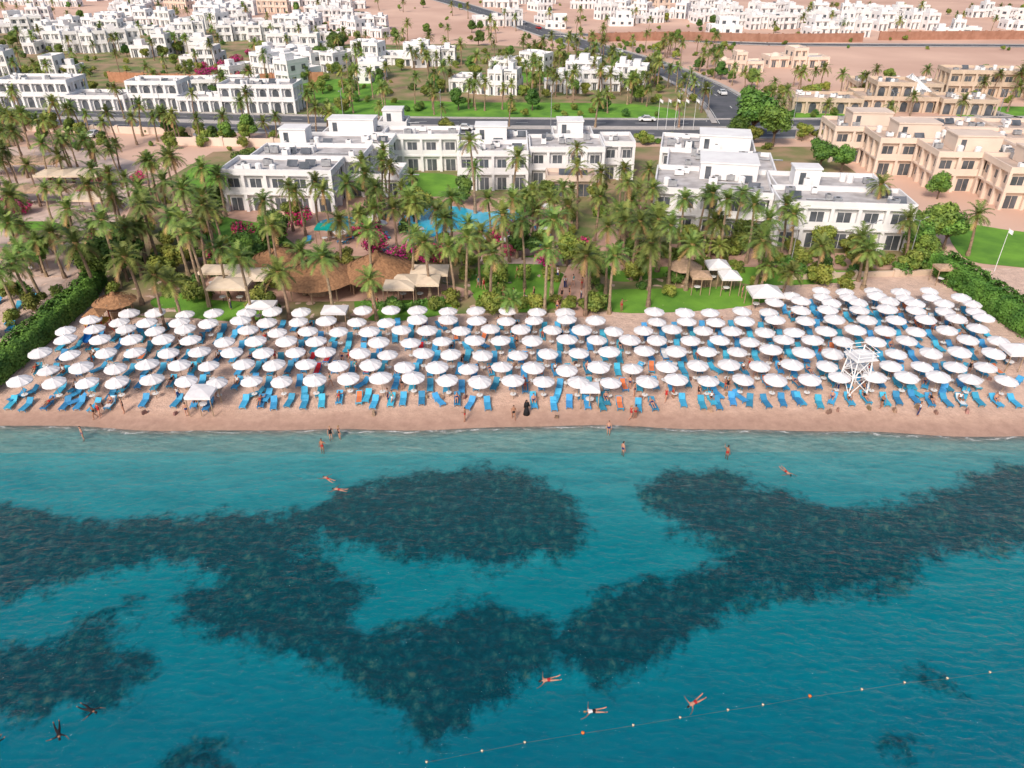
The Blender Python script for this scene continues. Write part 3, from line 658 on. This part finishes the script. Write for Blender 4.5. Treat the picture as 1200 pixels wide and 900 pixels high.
mb.beam((1.1,-.4,1.4),(2.1,-.4,0),.06,'slide_red');mb.beam((1.1,.4,1.4),(2.1,.4,0),.06,'slide_red')
mb.obj('playground_slide',(x,y,1))
# ------------------------------------------------------------ umbrellas + loungers
def umb_mesh(seed):
    random.seed(seed); mb=MB(); n=10; K=n*3; rad=[.07,.42,.84,1.20]; hz=[2.72,2.61,2.48,2.29]; vs=[];fs=[]
    for r,z in zip(rad,hz):
        for i in range(K):
            a=2*math.pi*i/K; c=0.5-0.5*math.cos(2*math.pi*(i%3)/3) if i%3 else 0
            vs.append((r*(1-.04*c)*math.cos(a),r*(1-.04*c)*math.sin(a),z-.05*c*r/1.22))
    for j in range(3):
        for i in range(K): fs.append((j*K+i,(j+1)*K+i,(j+1)*K+(i+1)%K,j*K+(i+1)%K))
    b=len(vs)
    for i in range(K):
        p=vs[3*K+i]; vs.append((p[0]*1.005,p[1]*1.005,p[2]-.12))
    for i in range(K): fs.append((3*K+i,b+i,b+(i+1)%K,3*K+(i+1)%K))
    mb.add(vs,fs,'canopy_white')
    mb.cyl(0,0,2.68,2.82,.11,.05,8,'canopy_white'); mb.cyl(0,0,-.1,2.9,.035,.03,8,'pole_wood')
    for i in range(n):
        a=2*math.pi*i/n; mb.beam((0,0,2.60),(1.17*math.cos(a),1.17*math.sin(a),2.2),.03,'pole_wood')
    mb.cyl(0,0,.62,.66,.32,.32,12,'towel_white')
    return mb.mesh('beach_umbrella_mesh')
UMB=[umb_mesh(i) for i in range(2)]
def lounger_mesh(towel=None):
    mb=MB(); w=.66
    for s in (-w/2,w/2-.05): mb.box(s,s+.05,-1.0,.35,.27,.33,'lounger_blue')
    for yy in (-.85,.25,):
        for s in (-w/2,w/2-.06): mb.box(s,s+.06,yy,yy+.07,0,.27,'lounger_blue')
    for k in range(9): mb.box(-w/2+.05,w/2-.05,-.98+k*.145,-.98+k*.145+.12,.29,.335,'lounger_blue')
    a=math.radians(38); c,s_=math.cos(a),math.sin(a)
    mb.add([(-w/2,.35,.30),(w/2,.35,.30),(w/2,.35+.72*c,.30+.72*s_),(-w/2,.35+.72*c,.30+.72*s_),(-w/2,.35+.03,.25),(w/2,.38,.25),(w/2,.38+.72*c,.25+.72*s_),(-w/2,.38+.72*c,.25+.72*s_)],[(0,1,2,3),(7,6,5,4),(0,4,5,1),(2,6,7,3),(1,5,6,2),(3,7,4,0)],'lounger_blue')
    mb.beam((-w/2+.05,.8,.55),(-w/2+.05,.9,0),.04,'lounger_blue');mb.beam((w/2-.05,.8,.55),(w/2-.05,.9,0),.04,'lounger_blue')
    if towel:
        mb.box(-w/2+.06,w/2-.06,-.8,.33,.338,.36,towel)
        mb.add([(-w/2+.06,.33,.345),(w/2-.06,.33,.345),(w/2-.06,.33+.6*c,.345+.6*s_),(-w/2+.06,.33+.6*c,.345+.6*s_)],[(0,1,2,3)],towel)
    return mb.mesh('sun_lounger_mesh')
L0=lounger_mesh(); LM=[L0]*26+[lounger_mesh('towel_white'),lounger_mesh('towel_orange')]
LR=lounger_mesh('towel_red')
random.seed(14)
LP=[]
rows=[(441,22,1196,38.6),(427.5,56,1190,38),(413,47,1185,37.2),(399,80,1182,36.4),(387,76,1176,35.6),(376,104,1160,35),(365,150,1150,34.2),(355.5,905,1145,33.5),(347.5,930,1135,32.5),(340.5,960,1110,32)]
for i,(v,u0,u1,st) in enumerate(rows):
    u=u0
    while u<u1:
        x,y=sv(u+U(-2.2,2.2),v+U(-1.4,1.4)-(0.6 if u>800 else 0)+1.5*math.sin(u/90+i),3.2); u+=st
        if v==365 and (400<u<440): continue
        if v==427.5 and R()<.06: continue
        if v<400 and R()<.06: continue
        z=gz(x,y); put('beach_umbrella',UMB[i%2],(x,y,z-.02),U(0,6.28),U(.92,1.03),U(-.05,.05),U(-.05,.05))
        for sx in (-1,1):
            if R()<.10: continue
            lx=x+sx*U(.72,1.05); ly=y-U(.2,.8)-(0 if i else .6); a=U(-.15,.15)+(U(-.8,.8) if R()<.12 else 0)
            lm=LR if (400<u<560 and 380<v<415 and R()<.4) else random.choice(LM)
            put('sun_lounger',lm,(lx,ly,gz(lx,ly)),a); LP.append((lx,ly,a))
for u in range(30,1190,19):
    if R()<.18:
        x,y=sv(u+U(-8,8),U(459,466)); a=U(-.7,.7); put('sun_lounger',L0,(x,y,gz(x,y)),a); LP.append((x,y,a))
for u,v in [(20,462),(35,458),(90,466),(300,460),(313,463),(375,458),(1105,458),(1130,462),(1190,450),(1072,460)]:
    x,y=sv(u,v); put('sun_lounger',L0,(x,y,gz(x,y)),U(-1,1))
for _ in range(40):
    u,v=random.choice([(U(445,640),U(282,296)),(U(425,460),U(240,290)),(U(355,430),U(276,288)),(U(625,650),U(240,285))]); x,y=sv(u,v)
    if R()<.3: put('beach_umbrella',UMB[0],(x,y,1.06),0,.9)
    else: put('sun_lounger',random.choice(LM),(x,y,1.065),U(0,6.28))
for _ in range(12):
    x,y=sv(U(-20,50),U(350,420))
    if x<sv(60,390)[0]-2: put('sun_lounger',L0,(x,y,1.02),U(-.3,.3))
for u,v in [(8,352),(30,345),(45,362),(15,380),(-10,395),(70,348)]:
    x,y=sv(u,v); put('garden_shrub',random.choice(BUSH),(x,y,1),U(0,6.28),U(.8,1.2))
for u,v,h in [(20,372,6),(48,350,7),(-15,400,7)]: palm(*sv(u,v),h)
mb=MB(); mb.add([(-.25,-.14,0),(.25,-.14,0),(.25,.14,0),(-.25,.14,0),(-.2,-.1,.32),(.2,-.1,.34),(.2,.1,.32),(-.2,.1,.34)],[(0,1,5,4),(1,2,6,5),(2,3,7,6),(3,0,4,7),(4,5,6,7)],'bag_fabric')
for k in range(6): a=math.pi*k/6; b=math.pi*(k+1)/6; mb.beam((.15*math.cos(a),0,.32+.2*math.sin(a)),(.15*math.cos(b),0,.32+.2*math.sin(b)),.025,'pole_wood')
BAG=mb.mesh('beach_bag_mesh')
for x,y,a in random.sample(LP,60):
    px,py=x+U(-.6,.6),y-1.2-U(0,.5); put('beach_bag',BAG,(px,py,gz(px,py)),U(0,6.28),U(.8,1.2))
# ------------------------------------------------------------ lifeguard tower
x,y=sv(998,456); mb=MB(); h=4.2
for a in (-1,1):
    for b in (-1,1): mb.beam((a*1.1,b*1.1,-.1),(a*.75,b*.75,h+.9),.12,'white_paint')
for z0,z1,s0,s1 in ((.3,2.3,1.08,.95),(2.3,h,.95,.8)):
    for b in (-1,1):
        mb.beam((-s0,b*s0,z0),(s1,b*s1,z1),.07,'white_paint');mb.beam((s0,b*s0,z0),(-s1,b*s1,z1),.07,'white_paint')
        mb.beam((b*s0,-s0,z0),(b*s1,s1,z1),.07,'white_paint');mb.beam((b*s0,s0,z0),(b*s1,-s1,z1),.07,'white_paint')
        mb.beam((-s1,b*s1,z1),(s1,b*s1,z1),.08,'white_paint');mb.beam((b*s1,-s1,z1),(b*s1,s1,z1),.08,'white_paint')
mb.box(-1.2,1.2,-1.2,1.2,h,h+.1,'white_paint')
for b in (-1.15,1.15):
    for z in (h+.5,h+.95): mb.beam((-1.15,b,z),(1.15,b,z),.06,'white_paint');mb.beam((b,-1.15,z),(b,1.15,z),.06,'white_paint')
mb.beam((1.9,.3,0),(1.2,.3,h+.1),.06,'white_paint');mb.beam((1.9,-.3,0),(1.2,-.3,h+.1),.06,'white_paint')
for k in range(11): t=k/11; mb.beam((1.9-.7*t,-.3,h*t+.2),(1.9-.7*t,.3,h*t+.2),.05,'white_paint')
mb.obj('lifeguard_tower',(x,y,gz(x,y)),.2)
mb=MB(); mb.cyl(0,0,0,.4,.2,.16,8,'metal_grey');mb.cyl(0,0,.4,8,.09,.06,8,'metal_grey'); mb.beam((0,0,7.9),(1.4,0,8.3),.07,'metal_grey');mb.beam((0,0,7.9),(-1.4,0,8.3),.07,'metal_grey')
for s in (-1,1): mb.box(s*1.6-.35,s*1.6+.35,-.13,.13,8.25,8.38,'metal_grey')
SL=mb.mesh('street_lamp_mesh')
for i,p in enumerate(r1):
    if i%3==1: put('street_lamp',SL,(p.x,p.y+5.5,1),math.pi/2)
for i,p in enumerate(r2):
    if i%3==1 and p.y<500: put('street_lamp',SL,(p.x-9,p.y,1),.9)
for u,v in [(1064,308),(1010,312),(925,316)]: put('street_lamp',SL,(*sv(u,v),1),.4,.8)
mb=MB(); mb.cyl(0,0,0,9,.07,.04,8,'white_paint'); mb.dome(0,0,9,.08,.1,'white_paint',8,2)
vs=[];fs=[]
for i in range(8): vs+=[(.05+i*.14,.12*math.sin(i*.9),8.9-.06*i),(.05+i*.14,.12*math.sin(i*.9+.3),8.2-.09*i)]
for i in range(7): fs.append((2*i,2*i+1,2*i+3,2*i+2))
mb.add(vs,fs,'towel_white'); FP=mb.mesh('flagpole_mesh')
for u in (770,780,790,800,812): put('flagpole',FP,(*sv(u,152),1),U(-.3,.3),.8)
put('flagpole',FP,(*sv(1165,318),1),0,.7)
# ------------------------------------------------------------ vehicles
def car_mesh(paint):
    mb=MB(); prof=[(-2.1,.35),(-2.15,.75),(-2.0,.92),(-1.2,1.0),(-.6,1.42),(.7,1.46),(1.45,1.02),(2.05,.9),(2.15,.6),(2.1,.35)]
    n=len(prof)
    vs=[(x,-.85 if z<1.01 else -.68,z) for x,z in prof]+[(x,.85 if z<1.01 else .68,z) for x,z in prof]
    mb.add(vs,[(i,n+i,n+(i+1)%n,(i+1)%n) for i in range(n)]+[tuple(range(n)),tuple(range(n,2*n))[::-1]],paint)
    for s in (-1,1):
        mb.add([(-1.05,s*.845,1.03),(-.58,s*.70,1.38),(.66,s*.70,1.41),(1.25,s*.845,1.05)],[(0,1,2,3)],'glass_dark')
        for wx in (-1.3,1.3):
            k=12; v2=[(wx+.33*math.cos(2*math.pi*i/k),s*.68,.33+.33*math.sin(2*math.pi*i/k)) for i in range(k)]+[(wx+.33*math.cos(2*math.pi*i/k),s*.9,.33+.33*math.sin(2*math.pi*i/k)) for i in range(k)]
            mb.add(v2,[(i,(i+1)%k,k+(i+1)%k,k+i) for i in range(k)]+[tuple(range(k,2*k))],'rubber')
    mb.add([(-1.19,-.74,1.03),(-.63,-.62,1.42),(-.63,.62,1.42),(-1.19,.74,1.03)],[(0,1,2,3)],'glass_dark')
    mb.add([(1.42,-.74,1.06),(.74,-.62,1.46),(.74,.62,1.46),(1.42,.74,1.06)],[(0,1,2,3)],'glass_dark')
    return mb.mesh('car_mesh')
CM=[car_mesh(c) for c in ('car_white','car_silver','car_red','car_white')]
for q,n in ((r1,9),(r1b,8),(r2,9)):
    for _ in range(n):
        i=random.randrange(len(q)-2); a,b=q[i],q[i+1]; t=R(); p=a.lerp(b,t); d=(b-a).normalized(); s=random.choice((-1,1)); nn=Vector((-d.y,d.x))*2*s
        put('car',random.choice(CM),(p.x+nn.x,p.y+nn.y,1.09 if q is r2 else 1.05),math.atan2(d.y,d.x)+(0 if s<0 else math.pi))
for u,v in [(960,165),(985,168),(1010,166),(1120,160),(1040,112),(1080,116),(235,160),(265,162),(110,160)]:
    put('parked_car',random.choice(CM),(*sv(u,v),1.02),U(-.2,.2)+math.pi/2)
# ------------------------------------------------------------ people
def person_mesh(over={},skin='skin_fair',torso='skin_fair',hip='cloth_navy',leg=None,arm=None,hair='hair_dark',name='person_mesh'):
    leg=leg or skin; arm=arm or skin
    J={'pel':((0,0,.93),.13),'wai':((0,0,1.09),.115),'che':((0,0,1.29),.14),'nb':((0,.01,1.43),.075),'nk':((0,0,1.54),.052)}
    for s,n in ((1,'L'),(-1,'R')):
        J['sh'+n]=((.18*s,.01,1.385),.06);J['el'+n]=((.25*s,.03,1.11),.042);J['wr'+n]=((.28*s,-.05,.86),.028);J['pa'+n]=((.285*s,-.07,.79),.033)
        J['hi'+n]=((.095*s,0,.86),.095);J['kn'+n]=((.11*s,-.02,.49),.06);J['an'+n]=((.11*s,.02,.09),.04);J['to'+n]=((.125*s,-.15,.03),.035)
    for k,p in over.items(): J[k]=(p,J[k][1])
    E=[('pel','wai',hip),('wai','che',torso),('che','nb',torso),('nb','nk',skin)]
    for n in 'LR':
        E+=[('che','sh'+n,torso),('sh'+n,'el'+n,arm),('el'+n,'wr'+n,skin),('wr'+n,'pa'+n,skin),('pel','hi'+n,hip),('hi'+n,'kn'+n,leg),('kn'+n,'an'+n,leg),('an'+n,'to'+n,skin)]
        w=Vector(J['wr'+n][0]);p=Vector(J['pa'+n][0]);d=(p-w).normalized(); sd=d.cross(Vector((1,0,0))); sd=(sd if sd.length>.1 else Vector((0,1,0))).normalized()
        for i,(o,l) in enumerate(((-.03,.07),(-.01,.085),(.01,.08),(.03,.065))):
            a='f%s%d'%(n,i); J[a+'a']=(tuple(p+sd*o+d*l*.55),.010);J[a+'b']=(tuple(p+sd*o*1.1+d*l),.008); E+=[('pa'+n,a+'a',skin),(a+'a',a+'b',skin)]
        J['th'+n]=(tuple(w.lerp(p,.5)-sd*.055+d*.03),.011); E+=[('wr'+n,'th'+n,skin)]
    names=list(J); me=bpy.data.meshes.new('sk'); me.from_pydata([J[k][0] for k in names],[(names.index(a),names.index(b)) for a,b,_ in E],[])
    o=bpy.data.objects.new('sk',me); COL.objects.link(o); md=o.modifiers.new('s','SKIN'); md.use_smooth_shade=True
    for i,k in enumerate(names):
        s_=me.skin_vertices[0].data[i]; r=J[k][1]; s_.radius=(r,r); s_.use_root=(k=='pel')
    sb=o.modifiers.new('b','SUBSURF'); sb.levels=1
    dg=bpy.context.evaluated_depsgraph_get(); dg.update(); ev=o.evaluated_get(dg); m2=bpy.data.meshes.new_from_object(ev)
    bpy.data.objects.remove(o)
    segs=[(Vector(J[a][0]),Vector(J[b][0]),mt) for a,b,mt in E]
    mb=MB(); groups={}
    for p in m2.polygons:
        c=p.center; best=None;bd=9
        for a,b,mt in segs:
            ab=b-a; t=max(0,min(1,(c-a).dot(ab)/max(ab.length_squared,1e-9))); dd=(a+ab*t-c).length
            if dd<bd: bd=dd;best=mt
        groups.setdefault(best,[]).append(tuple(p.vertices))
    mb.v+=[tuple(v.co) for v in m2.vertices]
    for mt,fs in groups.items():
        i=mb.mi(mt)
        for f in fs: mb.f.append(f); mb.m.append(i)
    nk=Vector(J['nk'][0]); nbv=Vector(J['nb'][0]); up=(nk-nbv).normalized()
    hc=nk+up*.10; mb.T=Matrix.Translation(hc)@Vector((0,0,1)).rotation_difference(up).to_matrix().to_4x4()
    n=14;kk=10
    for j in range(kk):
        for i in range(n):
            q=[]
            for jj,ii in ((j,i),(j,i+1),(j+1,i+1),(j+1,i)):
                th=math.pi*jj/kk; ph=2*math.pi*ii/n; x=math.sin(th)*math.cos(ph);y_=math.sin(th)*math.sin(ph);z=math.cos(th)
                P=Vector((x*.076,y_*.095,z*.118))
                if y_<-.8 and -.35<z<.1: P.y-=.02
                if z<-.4: P.x*=.85
                q.append(P)
            c=sum(q,Vector())/4
            hairf = c.z>.055 or (c.y>.02 and c.z>-.07)
            if hairf: q=[p*1.08 for p in q]
            mb.add(q,[(0,3,2,1)],hair if hairf else skin)
    for s in (-1,1):
        mb.box(s*.03-.012,s*.03+.012,-.094,-.086,.0,.016,'hair_dark'); mb.box(s*.078-.01,s*.078+.01,-.01,.025,-.03,.035,skin)
    mb.box(-.022,.022,-.092,-.084,-.062,-.052,'cloth_red')
    mb.T=Matrix.Identity(4)
    return mb.mesh(name,True)
walk={'knL':(.11,-.16,.52),'anL':(.11,-.14,.10),'toL':(.12,-.32,.06),'knR':(-.11,.06,.50),'anR':(-.11,.30,.14),'toR':(-.11,.20,.02),'elL':(.24,.12,1.13),'wrL':(.26,.14,.88),'paL':(.26,.13,.81),'elR':(-.25,-.06,1.13),'wrR':(-.25,-.24,.96),'paR':(-.25,-.30,.92)}
armsup={'elL':(.40,-.05,1.30),'wrL':(.52,-.2,1.42),'paL':(.55,-.24,1.48)}
swim={'elL':(.40,0,1.62),'wrL':(.50,-.02,1.86),'paL':(.52,-.02,1.94),'elR':(-.44,0,1.35),'wrR':(-.66,-.02,1.30),'paR':(-.74,-.02,1.28),'knL':(.14,.06,.5),'anL':(.16,0,.12),'toL':(.17,.1,.02),'knR':(-.15,0,.5),'anR':(-.17,.08,.14),'toR':(-.18,.16,.04)}
sit={'knL':(.14,-.42,.90),'anL':(.14,-.48,.46),'toL':(.14,-.64,.42),'knR':(-.14,-.42,.90),'anR':(-.14,-.46,.46),'toR':(-.14,-.62,.42),'elL':(.26,-.1,1.12),'wrL':(.2,-.32,1.0),'paL':(.18,-.38,.98),'elR':(-.26,-.1,1.12),'wrR':(-.2,-.32,1.0),'paR':(-.18,-.38,.98)}
PS=[person_mesh(),person_mesh(armsup,'skin_tan','skin_tan','cloth_red'),person_mesh({}, 'skin_fair','cloth_black','cloth_black',hair='hair_blond'),person_mesh({}, 'skin_tan','cloth_white','cloth_navy','cloth_navy')]
PW=[person_mesh(walk,'skin_tan','skin_tan','cloth_black'),person_mesh(walk,'skin_fair','cloth_red','cloth_red',hair='hair_blond'),person_mesh(walk,'skin_fair','cloth_teal','cloth_white')]
PSW=[person_mesh(swim,'skin_fair','skin_fair','cloth_red'),person_mesh(swim,'skin_fair','cloth_white','cloth_black',hair='hair_blond'),person_mesh(swim,'skin_tan','cloth_black','cloth_black','cloth_black','cloth_black')]
PSI=[person_mesh(sit,'skin_fair','skin_fair','cloth_navy'),person_mesh(sit,'skin_tan','cloth_white','cloth_black')]
def stand(u,v,me,rz=None):
    x,y=sv(u,v,.3); z=gz(x,y)
    if z<.95: x,y=sv(u,v,max(z,0)); z=gz(x,y)
    put('person',me,(x,y,max(z,-1.1)),U(0,6.28) if rz is None else rz,U(.93,1.0))
for u,v,k in [(112,491,PW[0]),(118,489,PW[1]),(146,484,PS[2]),(220,488,PS[0]),(460,474,PW[2]),(545,494,PS[1]),(602,492,PW[0]),(713,508,PS[0]),(739,492,PW[1]),(744,491,PS[1]),(1032,478,PW[0]),(1075,487,PS[3]),(98,514,PS[0]),(388,514,PS[2]),(398,513,PS[2]),(378,527,PS[1]),(730,529,PS[0]),(852,533,PS[1]),(455,470,PS[3]),(780,470,PW[1]),(788,466,PS[1]),(818,466,PS[2]),(210,468,PS[3]),(1010,462,PW[0])]: stand(u,v,k)
mb=MB(); mb.cyl(0,0,.02,1.0,.34,.17,14,'cloth_black'); mb.cyl(0,0,1.0,1.42,.17,.2,14,'cloth_black'); mb.dome(0,0,1.42,.2,.08,'cloth_black',14,3); mb.cyl(0,.02,1.42,1.6,.12,.12,12,'cloth_black'); mb.dome(0,.02,1.6,.12,.14,'cloth_black',12,4)
mb.box(-.06,.06,-.115,-.09,1.53,1.64,'skin_tan')
for s in (-1,1): mb.beam((s*.19,0,1.4),(s*.27,-.05,.95),.12,'cloth_black'); mb.beam((s*.27,-.05,.95),(s*.27,-.08,.84),.06,'skin_tan')
x,y=sv(617,480,.8); mb.obj('woman_in_black_robe',(x,y,gz(x,y)),.4,True)
for _ in range(60):
    stand(U(100,1150),U(385,466),random.choice(PS+PW))
for _ in range(34):
    x,y=sv(U(560,700) if R()<.5 else U(250,950),U(322,368)); put('person',random.choice(PS+PW),(x,y,1.06),U(0,6.28))
random.shuffle(LP)
for i,(x,y,a) in enumerate(LP[:90]):
    if i%2: put('person_sitting',random.choice(PSI),(x,y+.2,gz(x,y)-.45),a)
    else: put('person_sunbathing',random.choice((PS[0],PS[2],PS[1])),(x,y-.98,gz(x,y)+.47),a,1,-math.pi/2+.12)
def swimmer(u,v,me,rz,z=-.04):
    x,y=sv(u,v,0); put('swimmer',me,(x,y,z),rz,.88,math.pi/2)
swimmer(658,794,PSW[0],-1.4);swimmer(826,815,PSW[0],-1.0);swimmer(712,832,PSW[1],-1.5);swimmer(914,546,PSW[0],.4);swimmer(392,565,PSW[0],-2.2);swimmer(408,575,PSW[0],-1.8)
swimmer(66,845,PSW[2],.6,-.02);swimmer(5,862,PSW[2],-.5,-.02);swimmer(92,826,PSW[2],1.2,-.02)
bp=[(500,893),(565,880),(615,870),(683,859),(742,850),(797,841),(853,832),(894,826),(949,816),(1010,808),(1060,800),(1110,795),(1160,788),(1230,780)]
mb=MB(); prev=None
for i,(u,v) in enumerate(bp):
    x,y=sv(u,v,0); m='buoy_orange' if i%5==3 else 'buoy_white'; r=.08 if m=='buoy_white' else .11
    mb.dome(x,y,.03,r,r,m,12,4); mb.cyl(x,y,-.1,.03,r*.6,r,12,m); mb.cyl(x,y,.02,.045,r*1.08,r*1.08,12,'rubber'); mb.cyl(x,y,.03+r*.9,.07+r,.02,.02,6,'rubber')
    if prev: mb.beam((prev[0],prev[1],-.04),(x,y,-.04),.012,'pole_wood')
    prev=(x,y)
mb.obj('buoy_line')
# ------------------------------------------------------------ light, sky, camera
el=math.radians(40); az=math.radians(205)
w=bpy.data.worlds.new('World'); scene.world=w; w.use_nodes=True; nt=w.node_tree
sky=nt.nodes.new('ShaderNodeTexSky'); sky.sky_type='NISHITA'; sky.sun_disc=False; sky.sun_elevation=el; sky.sun_rotation=az; sky.dust_density=3.5; sky.air_density=1.0; sky.ozone_density=1.0
bg=nt.nodes['Background']; bg.inputs['Strength'].default_value=0.15; nt.links.new(sky.outputs[0],bg.inputs['Color'])
L=bpy.data.lights.new('sun','SUN'); L.energy=2.9; L.angle=math.radians(16); L.color=(1.0,0.91,0.82)
sd=Vector((math.sin(az)*math.cos(el),math.cos(az)*math.cos(el),math.sin(el)))
so=bpy.data.objects.new('sun',L); so.rotation_euler=(-sd).to_track_quat('-Z','Y').to_euler(); so.location=(0,0,100); COL.objects.link(so)
cd=bpy.data.cameras.new('camera'); cd.lens=26.01; cd.sensor_width=36; cd.clip_end=8000; cd.clip_start=.5
co=bpy.data.objects.new('camera',cd); co.location=(0,0,CAMH); co.rotation_euler=(math.pi/2-PITCH,0,0); COL.objects.link(co); scene.camera=co
scene.view_settings.view_transform='Standard'; scene.view_settings.look='None'; scene.view_settings.exposure=0
print('objects',len(bpy.data.objects))
